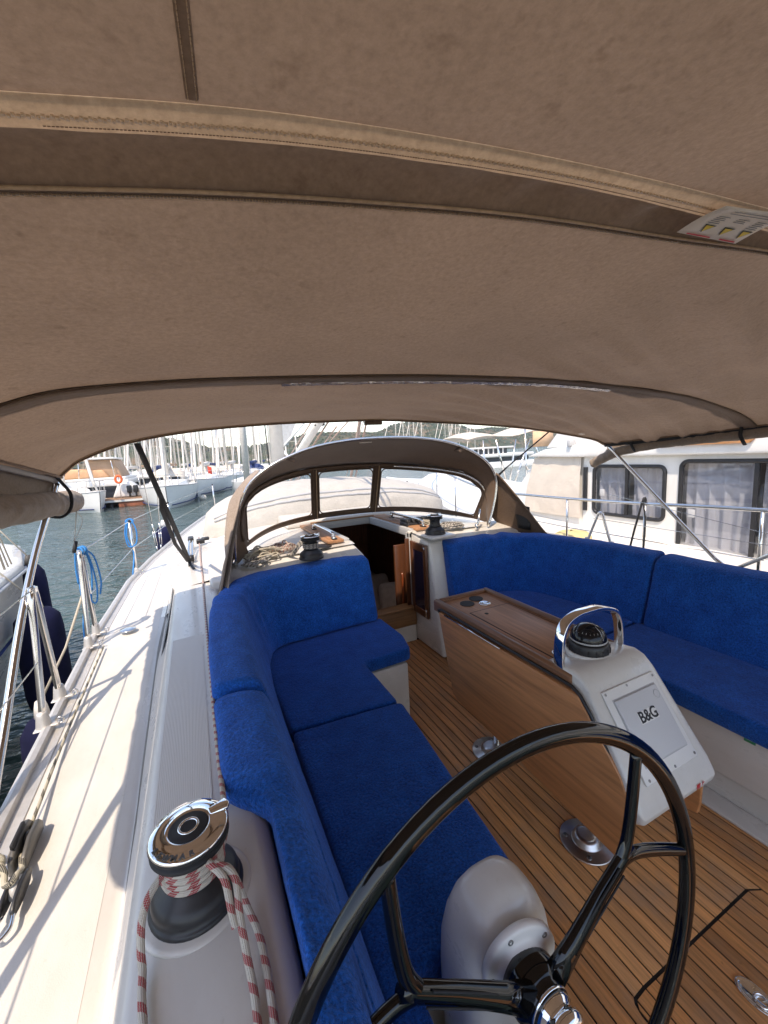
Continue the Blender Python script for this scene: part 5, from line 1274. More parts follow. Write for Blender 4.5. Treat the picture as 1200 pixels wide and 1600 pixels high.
# rigging screws and shrouds
def shroud(P0, P1, label, k=0):
    s_ = empty('shroud', P0, label, 'shroud', 'port shrouds of our yacht'); A, B3 = V(P0), V(P1)
    d = (B3 - A).normalized(); b = MB(); b.tube([A + d * .30, B3], .005, 6); b.build('wire', STEEL, s_)
    b = MB(); b.tube([A, A + d * .06], .008, 8); b.tube([A + d * .06 + V((.010, 0, 0)), A + d * .24 + V((.010, 0, 0))], .0045, 6); b.tube([A + d * .06 - V((.010, 0, 0)), A + d * .24 - V((.010, 0, 0))], .0045, 6); b.tube([A + d * .24, A + d * .32], .008, 8); b.build('rigging_screw', STEEL, s_)
shroud((-.47, 5.25, zd(5.2)), (-.66, 5.30, 4.5), 'aftmost port shroud with its rigging screw, seen against the marina water')
shroud((-.44, 5.35, zd(5.2)), (-.28, 6.2, 4.5), 'forward port shroud crossing the moored white sloop')
# loop of line through genoa car track and car near the strap foot
gc = empty('genoa_car', (-.09, 3.85, .86), 'small sheet lead car with a black sheave on the coaming near the strap foot', 'deck block')
b = MB(); b.box((-.115, 3.55, .872), (-.085, 4.55, .884)); b.build('track', GREYP, gc, bevel=.002)
b = MB(); b.tube(smooth_path([(-.10, 3.62, .885), (-.11, 3.85, .93), (-.10, 4.1, .965), (-.085, 4.2, .95)], 5), .010, 8); b.tube(smooth_path([(-.075, 3.62, .885), (-.08, 3.85, .93), (-.075, 4.1, .965)], 5), .010, 8); b.build('bail', STEEL, gc)
b = MB(); b.cyl((-.115, 3.62, .905), (-.070, 3.62, .905), .030, 14); b.build('sheave', BLACK, gc)
b = MB(); b.box((-.115, 4.16, .94), (-.065, 4.30, .985)); b.build('fairlead', BLACK, gc, bevel=.01)
b = MB(); b.box((-.045, 4.28, .895), (.03, 4.36, .94)); b.box((.0, 4.33, .915), (.075, 4.39, .945)); one('deck_organiser', b, BLACK, 'small black rope lead where the flecked rope starts on the coachroof side', 'deck block', bevel=.01)
b = MB(); b.lathe([(.045, 0), (.043, .004), (.02, .006), (0, .006)], (-.46, 2.78, .705), 24); fc_ = b.build('deck_filler', STEEL, dk)
text_mesh('WATER', .012, PRINTBLK, 'filler_lettering', fc_, (-.46, 2.78, .7115), (1, 0, 0), (0, 1, 0)) if False else None

# ------------------------------------------------------------------ rope piles, clutches, handrails, door
def tangle(c, rx, ry, rz, n, seed, r, step=.6):
    rr_ = random.Random(seed); P_ = []; a = 0
    for k in range(n):
        a += rr_.uniform(.5, 1.5); q = rr_.uniform(.35, 1.0)
        P_.append((c[0] + rx * q * cos(a), c[1] + ry * q * sin(a), c[2] + rz * (0.1 + 0.9 * rr_.random()) * (1.15 - q * .7)))
    b.tube(smooth_path(P_, 6), r, 6)
for (c, rx, ry, rz, n, sd, mt, lab) in (
    ((.40, 3.03, .955), .155, .14, .115, 70, 1, ROPEW, 'pale tangled rope heap on the coachroof just inside the port sprayhood side'),
    ((.56, 3.10, .965), .11, .13, .09, 60, 2, ROPEPINK, 'pinkish flecked rope heap between the pale heap and the port coachroof winch'),
    ((.33, 2.90, .945), .10, .07, .06, 46, 3, ROPEG, 'grey flecked rope heap at the lower port edge of the coachroof'),
    ((2.06, 3.02, .985), .14, .11, .05, 60, 5, ROPEG, 'grey flecked rope heap on the starboard coachroof beside the hoop foot'),
    ((1.93, 3.20, .99), .09, .08, .08, 40, 6, ROPEW, 'pale rope heap behind the starboard coachroof winch')):
    b = MB(); tangle(c, rx, ry, rz, n, sd, .0062); one('rope_heap', b, mt, lab, 'rope', 'rope heaps on the coachroof')
b = MB()
for k in range(4): b.tube(smooth_path([(.56 + .01 * k, 2.95, .975), (.60, 2.89 - .008 * k, .985 + .012 * k), (.645, 2.845 + .004 * k, 1.05 + .010 * k), (.70, 2.85, 1.065 + .008 * k)], 6), .006, 7)
for q in range(3): b.tube([(.705 + .052 * cos(a), 2.80 + .052 * sin(a), 1.04 + .012 * q) for a in [2 * pi * k / 20 for k in range(20)]], .006, 7, closed=True)
one('winch_rope', b, ROPEG, 'grey ropes leading from the heap round the port coachroof winch', 'rope')
b = MB(); q_ = 0
for x in (1.72, 1.78, 1.84): b.tube(smooth_path([(x, 3.95, 1.0), (x, 3.6, 1.02), (x - .01, 3.4, 1.05)], 4), .0055, 7)
one('clutch_lines', b, ROPEPINK, 'red flecked control lines running aft across the coachroof into the clutches', 'rope')
cl = empty('rope_clutch', (1.80, 3.25, .99), 'bank of black rope clutches beside the starboard coachroof winch', 'clutch')
b = MB(); b.box((1.705, 3.17, .988), (1.99, 3.34, 1.035)); b.build('clutch_body', BLACK, cl, bevel=.008)
for k in range(5):
    x = 1.725 + k * .056; b = MB(); b.prism([(3.18, 1.036), (3.20, 1.072), (3.33, 1.060), (3.34, 1.036)], x - .017, x + .017, 'x'); b.build('clutch_lever', BLACK, cl, bevel=.004)
b = MB(); b.box((1.66, 2.70, .962), (1.90, 2.96, .988)); b.build('winch_block', GEL, bk, bevel=.02, seg=3)
def handrail(x0_, y0, x1_, y1, z, label):
    h = empty('handrail', ((x0_ + x1_) / 2, (y0 + y1) / 2, z), label, 'handrail', 'grab rails beside the companionway'); A, B3 = V((x0_, y0, z)), V((x1_, y1, z)); d = (B3 - A).normalized()
    b = MB(); P_ = smooth_path([A, A + V((0, 0, .03)) + d * .01, A + V((0, 0, .052)) + d * .06, B3 + V((0, 0, .052)) - d * .06, B3 + V((0, 0, .03)) - d * .01, B3], 5); b.tube(P_, .011, 10, flat=1.6); b.build('rail', CHROME, h)
    for p in (A, B3):
        b = MB(); b.box(p - V((.02, .028, .0)), p + V((.02, .028, .010))); b.build('rail_foot', BLACK, h, bevel=.003)
handrail(.955, 3.62, .965, 3.06, 1.014, 'short steel grab rail on the port side of the companionway hatch')
handrail(1.80, 3.70, 1.79, 3.05, 1.014, 'short steel grab rail on the starboard side of the companionway hatch')
dr = empty('companionway_door', (1.64, 2.9, .28), 'narrow varnished companionway door with a dark pane, folded open against the white wall', 'door')
def dq(y, z, x=1.64): return (x, y, z)
yA, yB = 2.765, 3.025
b = MB()
for a, c in (((yA, .285), (yA + .045, .915)), ((yB - .045, .285), (yB, .915)), ((yA + .0455, .285), (yB - .0455, .345)), ((yA + .0455, .850), (yB - .0455, .915))):
    bb = MB(); bb.box((1.632, a[0], a[1]), (1.655, c[0], c[1])); bb.build('door_rail', TEAKDOOR, dr, bevel=.004)
b = MB(); b.box((1.640, yA + .044, .344), (1.648, yB - .044, .851)); b.build('door_pane', M('smoked_acrylic', (.025, .018, .035), .08), dr)
b = MB(); b.box((1.624, yA + .01, .30), (1.632, yA + .035, .36)); b.cyl((1.622, yA + .02, .885), (1.632, yA + .02, .885), .014, 14); b.build('door_catch', CHROME, dr, bevel=.002)
# cabin inside
b = MB(); b.box((1.75, 3.9, -.55), (2.4, 5.9, -.15)); sfa = one('cabin_sofa', b, SOFA, 'brown upholstered saloon seat seen through the companionway', 'sofa', bevel=.05, seg=3)
for k, (x, y, z, r1) in enumerate(((1.55, 4.05, .02, .5), (1.80, 4.35, -.0, .1), (1.98, 3.95, .0, -.3))):
    b = MB(); b.box((x - .24, y - .09, z - .2), (x + .24, y + .09, z + .22), R=Matrix.Rotation(r1, 3, 'Z') @ Matrix.Rotation(-.35, 3, 'X')); one('cabin_pillow', b, SOFA, ('beige pillow leaning nearest the companionway steps', 'beige pillow behind the leaning one inside the cabin', 'beige pillow on the right inside the cabin')[k], 'pillow', 'pillows inside the cabin', bevel=.07, seg=4)
b = MB(); b.box((.9, 3.14, -.30), (1.9, 3.75, -.27)); one('chart_table', b, M('pale_worktop', (.35, .33, .35), .4), 'pale grey worktop just inside the companionway', 'worktop', bevel=.01)
b = MB(); b.box((1.54, 3.14, -.35), (1.655, 3.17, .86)); pst = one('cabin_post', b, TEAKDOOR, 'varnished wooden post just inside the companionway, right side', 'post', bevel=.004)
b = MB(); b.tube(smooth_path([(1.600, 3.135, .60), (1.598, 3.12, .57), (1.592, 3.115, .45), (1.585, 3.115, .1), (1.583, 3.135, .05)], 5), .011, 10); one('cabin_handrail', b, M('orange_varnish', (.16, .035, .010), .25), 'curved orange varnished handrail on the cabin post', 'handrail')
b = MB(); b.box((1.13, 5.2, .55), (1.30, 5.3, .68)); one('cabin_lamp', b, WHITE, 'small white fitting on the far cabin ceiling, seen under the hatch', 'fitting', bevel=.02)

# ------------------------------------------------------------------ covered dinghy, mast, boom gear
dg_ = empty('covered_dinghy', (1.55, 5.2, .97), 'upturned dinghy under a pale beige cover on the foredeck ahead of the sprayhood', 'dinghy')
b = MB(); rows = []
NX = 48
for i in range(NX + 1):
    t = i / NX; x = lerp(.02, 3.10, t); e = max(0.0, 1 - abs(2 * t - 1) ** 2.6) ** .55
    hw = .16 + .62 * e; hh = .12 + .33 * e * (1 - .10 * (t - .5)); zc = .86 + .08 * e
    if i in (0, NX): hw, hh = .02, .02
    row = []
    for k in range(29):
        a = pi * k / 28; c_ = cos(a); s_ = max(0, sin(a)); y = 5.22 - hw * (abs(c_) ** .75) * (1 if c_ > 0 else -1) - .28 * (2 * t - 1) ** 2; z = zc + hh * s_ ** .62
        rib_ = .016 * nz((x * 3, k * .5, 2)) + .008 * nz((x * 11, y * 5, 3)); row.append((x, y - rib_, z + rib_))
    rows.append(row)
b.grid(rows); b.build('cover', DINGHYC, dg_)
for k, (kk, r) in enumerate(((4.2, .012), (5.6, .014))):
    b = MB(); P_ = []
    for row in rows[2:-2]:
        i0 = int(kk); q = kk - i0; P_.append(V(row[i0]).lerp(V(row[min(28, i0 + 1)]), q) + V((0, -.006, 0)))
    b.tube(P_, r, 8); b.build('rubbing_band', GREYP, dg_)
mst = empty('yacht_mast', (XC, 7.3, 1.0), 'own pale mast base seen between sprayhood and bimini', 'mast')
b = MB(); b.tube([(XC, 7.3, 1.0), (XC, 7.3, 5.5)], .085, 16, flat=1.4); b.build('mast_tube', MAST, mst)
b = MB(); b.tube([(XC, 7.15, 1.30), (XC + .02, 4.6, 2.12)], .055, 14); b.build('vang', VANG, mst)
b = MB(); b.tube([(XC - .05, 7.2, 1.40), (XC + .05, 4.6, 2.28)], .010, 6); b.tube([(XC + .07, 7.1, 1.20), (XC + .12, 4.6, 2.10)], .012, 6); b.tube([(XC + .10, 7.1, 1.1), (XC + .20, 4.6, 2.02)], .010, 6); b.tube([(XC + .02, 7.1, 1.1), (XC + .28, 4.2, 2.12)], .008, 6); b.build('vang_rope', ROPEPINK, mst)
b = MB(); b.tube([(XC + .02, 4.75, 2.10), (XC + .02, 4.75, 2.24)], .03, 10); b.box((XC - .03, 4.7, 2.04), (XC + .09, 4.8, 2.12)); b.build('vang_block', BLACK, mst, bevel=.01)
b = MB(); b.tube([(2.25, 6.2, 1.05), (1.62, 3.9, 2.12)], .020, 8); b.tube([(2.32, 6.2, 1.05), (1.70, 3.9, 2.12)], .012, 8); b.tube([(2.7, 7.8, 1.0), (1.95, 4.4, 2.3)], .006, 6); b.build('mainsheet_fall', ROPEPINK, mst)
# ------------------------------------------------------------------ motor yacht moored to starboard
ty = empty('motor_yacht', (6.2, 2.5, -.65), 'large cream motor yacht moored close alongside to starboard, with curtained windows', 'motor yacht')
b = MB(); rows = []
for y, w_, zt in ((-6, 3.85, .40), (-1, 3.85, .40), (2, 3.88, .42), (4, 3.98, .47), (6, 4.25, .56), (8, 4.75, .72), (9.5, 5.5, .9), (10.3, 6.3, 1.0)):
    rows.append([(w_ + .02, y, zt + .0), (w_ - .02, y, zt - .03), (w_ - .03, y, zt - .10), (w_ + .03, y, zt - .12), (w_ + .05, y, 0), (w_ + .10, y, -.7)])
b.grid(rows, False); b.grid([[(r[0][0], r[0][1], r[0][2]), (7.5, r[0][1], r[0][2] + .05)] for r in rows], False); b.build('hull', CREAMGEL, ty)
b = MB(); b.tube([(r[0][0] - .01, r[0][1], r[0][2] - .05) for r in rows], .035, 8); b.build('rubbing_strake', WHITE, ty)
# cabin side with real openings
CX = 5.0
wins = [(2.865, 3.815, .70, 1.345, 'window'), (-.2, 2.62, .33, 1.40, 'window')]
ysC = sorted({-6.0, 4.02, 2.85} | {w_[0] for w_ in wins} | {w_[1] for w_ in wins}); wins = [(2.885, 3.81, .70, 1.345), (0.9, 2.71, .31, 1.405)]
ysC = [-6.0, .9, 2.71, 2.885, 3.81, 4.92]; zsC = [.35, .70, 1.345, 1.405, 1.50]
b = MB()
def cell(ya, yb_, za, zb): b.box((CX, ya, za), (CX + .05, yb_, zb))
cell(-6, .9, .31, 1.52); cell(.9, 2.71, .20, .31); cell(.9, 2.71, 1.405, 1.52); cell(2.71, 2.885, .20, 1.52); cell(2.885, 3.81, .20, .70); cell(2.885, 3.81, 1.345, 1.52); cell(3.81, 3.98, .20, 1.52)
b.prism([(3.98, .25), (3.98, 1.52), (4.80, 1.52), (5.6, .62), (5.6, .25)], CX + .02, CX + .06, 'x')
b.build('cabin_side', CREAMGEL, ty)
b = MB(); b.box((CX + .5, -6, .2), (CX + .52, 5, 1.5)); b.build('cabin_inner_wall', GREYP, ty)
for k, (ya, yb_, za, zb) in enumerate(wins):
    r = .07; P_ = []
    for (cy, cz, a0) in ((yb_ - r, zb - r, 0), (ya + r, zb - r, 90), (ya + r, za + r, 180), (yb_ - r, za + r, 270)):
        for q in range(6): a = radians(a0 + 90 * q / 5); P_.append((CX - .004, cy + r * cos(a), cz + r * sin(a)))
    b = MB(); b.tube(P_, .024, 8, closed=True, flat=1.0); wf = b.build('window', BLACK, ty)
    P3 = []
    for a, (dy, dz) in zip(((yb_, zb), (ya, zb), (ya, za), (yb_, za)), ((-1, -1), (1, -1), (1, 1), (-1, 1))):
        pass
    ym = (ya + yb_) / 2 if k == 0 else 2.03
    b = MB(); b.box((CX - .012, ym - .018, za + .01), (CX + .02, ym + .018, zb - .01)); b.build('mullion', BLACK, wf)
    for (p, q) in ((ya + .02, ym - .02), (ym + .02, yb_ - .02)):
        b = MB(); b.box((CX + .004, p, za + .015), (CX + .008, q, zb - .015)); b.build('pane', GLASS, wf)
        b = MB(); n_ = 60; b.grid([[(CX + .10 + .028 * sin((p + (q - p) * i / n_) * 48 + 2 * nz((i * .12, j * .4, k))) + .02 * nz((i * .3, j * .3, 1)), lerp(p, q, i / n_), lerp(za, zb, j / 6)) for i in range(n_ + 1)] for j in range(7)]); b.build('curtain', CURTAIN, wf)
    b = MB(); b.box((CX - .012, yb_ - .16, (za + zb) / 2 - .08), (CX + .0, yb_ - .09, (za + zb) / 2 + .01)); b.build('window_catch', GREYP, wf, bevel=.004)
    # rounded corner fillets behind the frame
b = MB(); b.box((CX - .03, 3.915, .72), (CX + .012, 3.965, 1.33)); b.build('door_slot', BLACK, ty)
b = MB(); b.prism([(-6, 1.505), (-6, 1.66), (3.9, 1.66), (4.6, 1.60), (4.95, 1.50), (4.2, 1.475)], CX - .10, 8.0, 'x'); b.build('roof', CREAMGEL, ty, bevel=.02)
b = MB(); b.prism([(-6, 1.66), (-6, 2.25), (4.2, 2.20), (4.75, 1.62)], CX + .10, CX + .16, 'x'); b.prism([(4.72, 1.62), (4.18, 2.2), (4.10, 2.2), (4.6, 1.62)], CX + .12, 8.0, 'x'); b.build('flybridge', WHITE, ty, bevel=.01)
b = MB(); b.prism([(2.06, 1.585), (2.86, 1.585), (2.90, 1.625), (2.02, 1.625)], CX - .14, CX - .102, 'x'); b.build('wooden_board', TEAKP, ty)
b = MB(); rows = []
for j in range(9):
    t = j / 8; rows.append([(CX - .03 - .03 * sin(t * pi) + .015 * nz((i * .4, t * 6, 3)), lerp(4.0, lerp(4.86, 5.1, t), i / 16), lerp(1.48, .60, t)) for i in range(17)])
b.grid(rows); b.build('windscreen_cover', BEIGEC, ty)
b = MB(); b.box((CX - .14, 4.10, 1.63), (CX - .02, 4.16, 1.72)); b.build('side_lamp', GREYP, ty, bevel=.01)
b = MB(); b.tube(smooth_path([(6.1, 9.6, 1.75), (5.0, 8.2, 1.55), (4.35, 6.6, 1.28), (3.98, 4.8, 1.04), (3.92, 4.0, 1.035), (3.9, 3.3, 1.04), (3.9, 2.4, 1.06), (3.9, 1.5, 1.09), (3.9, -1, 1.12)], 5), .016, 10); b.build('rail', STEEL, ty)
for y, z, x in ((3.32, 1.035, 3.9), (2.42, 1.055, 3.9), (1.53, 1.085, 3.9), (4.5, 1.04, 3.95), (5.9, 1.18, 4.15), (7.2, 1.4, 4.6)):
    b = MB(); b.tube([(x, y, .45), (x, y, z)], .013, 10); b.build('rail_post', STEEL, ty)
b = MB(); b.tube([(3.9, 1.5, .70), (3.9, 3.3, .70), (3.98, 4.8, .72)], .006, 6); b.build('rail_wire', STEEL, ty)
b = MB(); b.tube(smooth_path([(3.885, 2.44, 1.08), (3.87, 2.46, .95), (3.875, 2.50, .80), (3.88, 2.54, .62)], 5), .010, 7); b.tube(smooth_path([(3.885, 2.43, 1.07), (3.875, 2.40, .90), (3.88, 2.41, .58)], 5), .008, 7); b.lathe([(.0, 0), (.035, .01), (.04, .03), (.035, .05), (0, .06)], (3.87, 2.54, .54), 14, axis=(1, 0, 0)); b.tube([(3.9 + .02 * cos(a), 2.43, 1.085 + .03 * sin(a)) for a in [2 * pi * q / 10 for q in range(10)]], .012, 6, closed=True)
one('hanging_tackle', b, RUBBER, 'black rope tackle hanging from the motor yacht rail in front of its smaller window', 'tackle')
b = MB(); rnd = random.Random(4); rows = []
for j in range(9):
    rows.append([(4.25 + .3 * cos(2 * pi * i / 14) * sin(pi * (j + .3) / 9.3) * .9, 3.55 + .22 * sin(2 * pi * i / 14) * sin(pi * (j + .3) / 9.3) + .04 * nz((i, j, 2)), .50 + .16 * cos(pi * j / 8) * .5 + .03 * nz((i * .9, j, 4))) for i in range(14)])
b.grid(rows, True, closeu=True); one('yellow_bundle', b, YELLOW, 'crumpled yellow cloth bundle on the motor yacht side deck', 'bundle')

# ------------------------------------------------------------------ neighbouring white yacht on the far left
ny = empty('moored_yacht', (-2.6, 4.5, -.65), 'white yacht moored close to port, its rounded bow at the left edge', 'yacht')
b = MB(); rows = []
for t, x, z in ((0, -1.42, .95), (.2, -1.36, .93), (.45, -1.30, .91), (.62, -1.30, .90), (.78, -1.42, .90), (.9, -1.75, .91), (1, -2.5, .93)):
    y = lerp(-2.5, 6.4, t); rows.append([(x - .6, y, z + .03), (x - .10, y, z + .01), (x - .01, y, z), (x, y, z - .04), (x - .02, y, z - .10), (x - .05, y, .45), (x - .16, y, 0), (x - .35, y, -.70)])
b.grid(rows); b.build('hull', GEL, ny)
b = MB(); b.tube([(r[3][0] + .008, r[3][1], r[3][2] - .02) for r in rows], .014, 8); b.build('rubbing_strake', GREYP, ny)
b = MB(); b.tube([(r[5][0] + .012, r[5][1], r[5][2] - .05) for r in rows], .014, 6, flat=.4); b.build('hull_stripe', NAVYC, ny)
b = MB(); b.tube([(-1.45, 4.3, .93), (-1.62, 4.2, 2.1)], .006, 6); b.tube([(-1.44, 4.2, .93), (-1.55, 4.0, 2.1)], .006, 6); b.tube([(-1.43, 4.1, .93), (-1.46, 3.8, 2.1)], .008, 6); b.tube(smooth_path([(-1.42, 3.9, .94), (-1.38, 3.8, 1.05), (-1.43, 3.6, 1.0), (-1.38, 3.4, .96)], 5), .012, 7); b.build('rigging', ROPEW, ny)

# ------------------------------------------------------------------ the marina across the water
def far_hull(L, W, H, bb, flare=.16, cove=False):
    """bow towards +y, waterline z=0, deck z=H"""
    rows = []
    for t, w_ in ((0, .70), (.08, .80), (.25, .95), (.45, 1.0), (.62, .92), (.78, .70), (.90, .38), (.97, .13), (1.0, .01)):
        y = (t - .5) * L; hw = W / 2 * w_; sh = H * (1 + .12 * (t - .4) ** 2 * 4)
        yo = L * .03 * t
        rows.append([(-hw, y + yo, sh), (-hw * .985, y + yo * .8, sh * .75), (-hw * .93, y + yo * .4, sh * .35), (-hw * (1 - flare * 1.2), y, -.15), (0, y, -.3), (hw * (1 - flare * 1.2), y, -.15), (hw * .93, y + yo * .4, sh * .35), (hw * .985, y + yo * .8, sh * .75), (hw, y + yo, sh)])
    bb.grid(rows, True); bb.grid([[r[0], (0, r[0][1], r[0][2] + .06), r[8]] for r in rows], False)
    bb.add(rows[0], [tuple(range(9))]); return rows
def sailboat(kind, L=10.5, W=3.4, H=1.05, mast=13, cover=NAVYC, hoodm=BEIGEC, hullm=FARWHITE, tint=None):
    r_ = bpy.data.objects.new(kind, None); COL.objects.link(r_)
    b = MB(); rows = far_hull(L, W, H, b); b.build('hull', hullm, r_)
    b = MB(); b.tube([(x0_, y0, .18) for (x0_, y0, _) in [(r[2][0] - .01, r[2][1], 0) for r in rows[:-1]]] , .03, 5); b.tube([(-(r[2][0] - .01), r[2][1], .18) for r in rows[:-1]], .03, 5); b.build('boot_stripe', NAVYC, r_)
    b = MB()
    for s in (-1, 1): b.tube([(s * abs(r[0][0]), r[0][1], r[0][2] + .02) for r in rows], .03, 5)
    b.build('toe_rail', GREYP, r_)
    b = MB(); rr2 = []
    for t, w_, h in ((-.12, .30, .0), (-.10, .32, .30), (.08, .30, .33), (.22, .20, .24), (.30, .10, .02)):
        y = t * L; rr2.append([(-W * w_ - .1, y, H), (-W * w_, y, H + h * .9), (0, y, H + h + .05), (W * w_, y, H + h * .9), (W * w_ + .1, y, H)])
    b.grid(rr2, False); cb_ = b.build('coachroof', WHITE, r_)
    b = MB()
    for s in (-1, 1): b.box((s * (W * .30 + .045) - .02, -.06 * L, H + .10), (s * (W * .30 + .045) + .02, .07 * L, H + .20))
    b.build('cabin_window', FARGREY, cb_)
    b = MB(); b.tube([(0, .06 * L, H + .2), (0, .06 * L, H + mast)], [.085, .06], 8); ms_ = b.build('mast', MAST, r_)
    b = MB()
    for k, f_ in enumerate((.36, .66)):
        for s in (-1, 1): b.tube([(0, .06 * L, H + mast * f_), (s * (.95 - .25 * k), .05 * L, H + mast * f_ + .05)], .022, 4)
    b.build('spreader', MAST, ms_)
    b = MB()
    for s in (-1, 1): b.tube([(s * W * .46, .04 * L, H), (s * .95, .05 * L, H + mast * .36), (0, .06 * L, H + mast)], .010, 3)
    b.tube([(0, -.49 * L, H), (0, .06 * L, H + mast)], .010, 3); b.build('stay', GREYP, ms_)
    b = MB(); b.tube([(0, .51 * L, H + .1), (0, .46 * L, H + .9), (0, .08 * L, H + mast - .4)], [.05, .085, .05], 6); b.build('furled_sail', SAILW, r_)
    b = MB(); b.tube([(0, .05 * L, H + 1.15), (0, -.30 * L, H + 1.25)], .16, 8, flat=1.2); b.build('boom_cover', cover, r_)
    b = MB(); rr2 = []
    for t in (0, .35, .7, 1):
        y = lerp(-.08, -.19, t) * L; h = [.32, .75, .85, .80][int(t * 3)]; w_ = W * .31; rr2.append([(-w_, y, H + .2), (-w_ * .95, y, H + .2 + h * .7), (-w_ * .5, y, H + .2 + h), (0, y, H + .22 + h), (w_ * .5, y, H + .2 + h), (w_ * .95, y, H + .2 + h * .7), (w_, y, H + .2)])
    b.grid(rr2, True); b.build('sprayhood', hoodm, r_)
    b = MB(); P_ = []
    for s in (-1, 1):
        b.tube([(s * abs(r[0][0]) * .97, r[0][1], r[0][2] + .62) for r in rows[1:-1]], .010, 4)
        for r in rows[1:-1]: b.tube([(s * abs(r[0][0]) * .97, r[0][1], r[0][2]), (s * abs(r[0][0]) * .97, r[0][1], r[0][2] + .62)], .014, 4)
    b.tube([(-.35, .44 * L, H + .1), (-.3, .47 * L, H + .75), (0, .525 * L, H + .78), (.3, .47 * L, H + .75), (.35, .44 * L, H + .1)], .018, 5); b.build('pulpit', STEEL, r_)
    return r_
def put(o, x, y, hd, label, cat='sailing yacht', group=None, s=1.0):
    o.location = (x, y, -.65); o.rotation_euler = (0, 0, radians(hd)); o.scale = (s, s, s); tag(o, label, cat, group); return o
SG = 'sailing yachts moored across the marina'
A0 = sailboat('sailboat', hoodm=BEIGEC, cover=SAILW)
put(A0, -1.5, 29.7, 181, 'white sloop with beige sprayhood and pale grey bow, right of the black strap', group=SG)
B0 = sailboat('sailboat', L=9.5, H=.95, mast=11, cover=NAVYC, hoodm=NAVYC)
put(B0, -7.3, 30.3, -148, 'white sloop with navy sail cover and sprayhood at the left, bow towards the dock', group=SG)
C1_ = copy_tree(A0); put(C1_, .85, 36.4, 172, 'white sloop beyond the pale grey bow, partly behind the black strap rigging', group=SG)
C2_ = copy_tree(A0); put(C2_, 3.1, 41, 165, 'white sloop with a thick rolled sail, just left of the sprayhood side', group=SG)
C3_ = copy_tree(B0); put(C3_, 5.5, 44.5, 160, 'smaller white sloop with navy covers, right of the thick rolled sail', group=SG)
C4_ = copy_tree(B0); put(C4_, -3.2, 44, 175, 'navy covered sloop behind the timber dock', group=SG)
# far rows, only hull, roof, mast and boom can be made out
def simple(L=10, W=3.3, H=1.1, mast=13.5, cov=SAILW):
    r_ = bpy.data.objects.new('sailboat', None); COL.objects.link(r_)
    b = MB(); far_hull(L, W, H, b); b.build('hull', FARWHITE, r_)
    b = MB(); b.prism([(-.16 * L, H), (-.14 * L, H + .75), (-.05 * L, H + .5), (.2 * L, H + .3), (.28 * L, H)], -W * .3, W * .3, 'x'); b.build('coachroof', WHITE, r_)
    b = MB(); b.tube([(0, .06 * L, H), (0, .06 * L, H + mast)], [.095, .07], 6)
    for f_ in (.33, .63): b.tube([(-.95, .05 * L, H + mast * f_), (.95, .05 * L, H + mast * f_)], .022, 4)
    b.build('mast', MAST, r_)
    b = MB(); b.tube([(0, .05 * L, H + 1.15), (0, -.30 * L, H + 1.25)], .16, 6); b.build('boom_cover', cov, r_)
    b = MB(); b.tube([(0, .50 * L, H + .2), (0, .46 * L, H + .9), (0, .08 * L, H + mast - .4)], [.06, .10, .05], 5)
    for s in (-1, 1): b.tube([(s * W * .46, .04 * L, H), (s * .95, .05 * L, H + mast * .33), (0, .06 * L, H + mast)], .012, 3)
    b.tube([(0, -.49 * L, H), (0, .06 * L, H + mast)], .012, 3); b.build('furled_sail', SAILW, r_)
    return r_
D0 = simple(); D1 = simple(9, 3.1, 1.0, 11.5, NAVYC); D2 = simple(11.5, 3.8, 1.2, 16, TANC)
GF, GR = 'crowded far row of moored yachts under the left hill', 'distant yachts moored below the right hill'
rnd = random.Random(21); first = {0: True, 1: True, 2: True}
def far(k, x, y, hd, lab, grp, s=1.0):
    src = (D0, D1, D2)[k]
    o = src if first[k] else copy_tree(src); first[k] = False
    put(o, x, y, hd, lab, group=grp, s=s)
pxs = [(-.172, 0), (-.158, 1), (-.148, 0), (-.139, 2), (-.128, 0), (-.119, 1), (-.110, 0), (-.098, 2), (-.086, 0), (-.072, 1), (-.060, 0), (-.049, 1), (-.036, 2), (-.022, 0), (-.008, 1), (.004, 0), (.016, 2), (.030, 0), (.045, 1), (.058, 0), (.072, 0), (.088, 2), (.10, 1), (.118, 0), (.136, 0), (.152, 1), (.17, 0), (.19, 2), (.21, 0), (.235, 1)]
for i, (q, k) in enumerate(pxs):
    y = (52, 58, 50, 64)[i % 4] + rnd.uniform(-2, 2); far(k, q * y, y, 170 + rnd.uniform(-8, 8) + (180 if i % 3 == 0 else 0), 'pale yacht in the crowded far row, its bare mast against the left hill', GF)
for i, q in enumerate((.52, .54, .562, .575, .60, .68, .695, .715, .73, .76, .785)):
    y = 85 + rnd.uniform(-6, 10); far(i % 3, q * y, y, 90 + rnd.uniform(-20, 20), 'distant yacht whose thin mast stands against the right hill', GR, .92)
# timber dock with a rust red float
dkk = empty('timber_dock', (-3.8, 29.5, -.65), 'short timber dock on dark piles with a rust red float under its edge', 'dock')
for k in range(8): b = MB(); b.box((-5.2 + k * .36, 28.6, -.26), (-4.86 + k * .36, 33, -.20)); b.build('dock_board', BROWNW, dkk)
b = MB(); b.box((-5.2, 28.56, -.34), (-2.33, 28.64, -.22)); b.build('dock_edge', FARWHITE, dkk)
for x in (-5.05, -4.6): b = MB(); b.cyl((x, 28.7, -1.2), (x, 28.7, -.27), .09, 8); b.build('pile', RUBBER, dkk)
b = MB(); b.box((-4.25, 28.62, -.72), (-2.45, 29.6, -.36)); b.build('float', M('rust_red_float', (.32, .11, .06), .8, var=.25), dkk, bevel=.03)
b = MB(); b.box((-5.1, 29.5, -.72), (-4.3, 33, -.3)); b.build('dark_float', RUBBER, dkk)
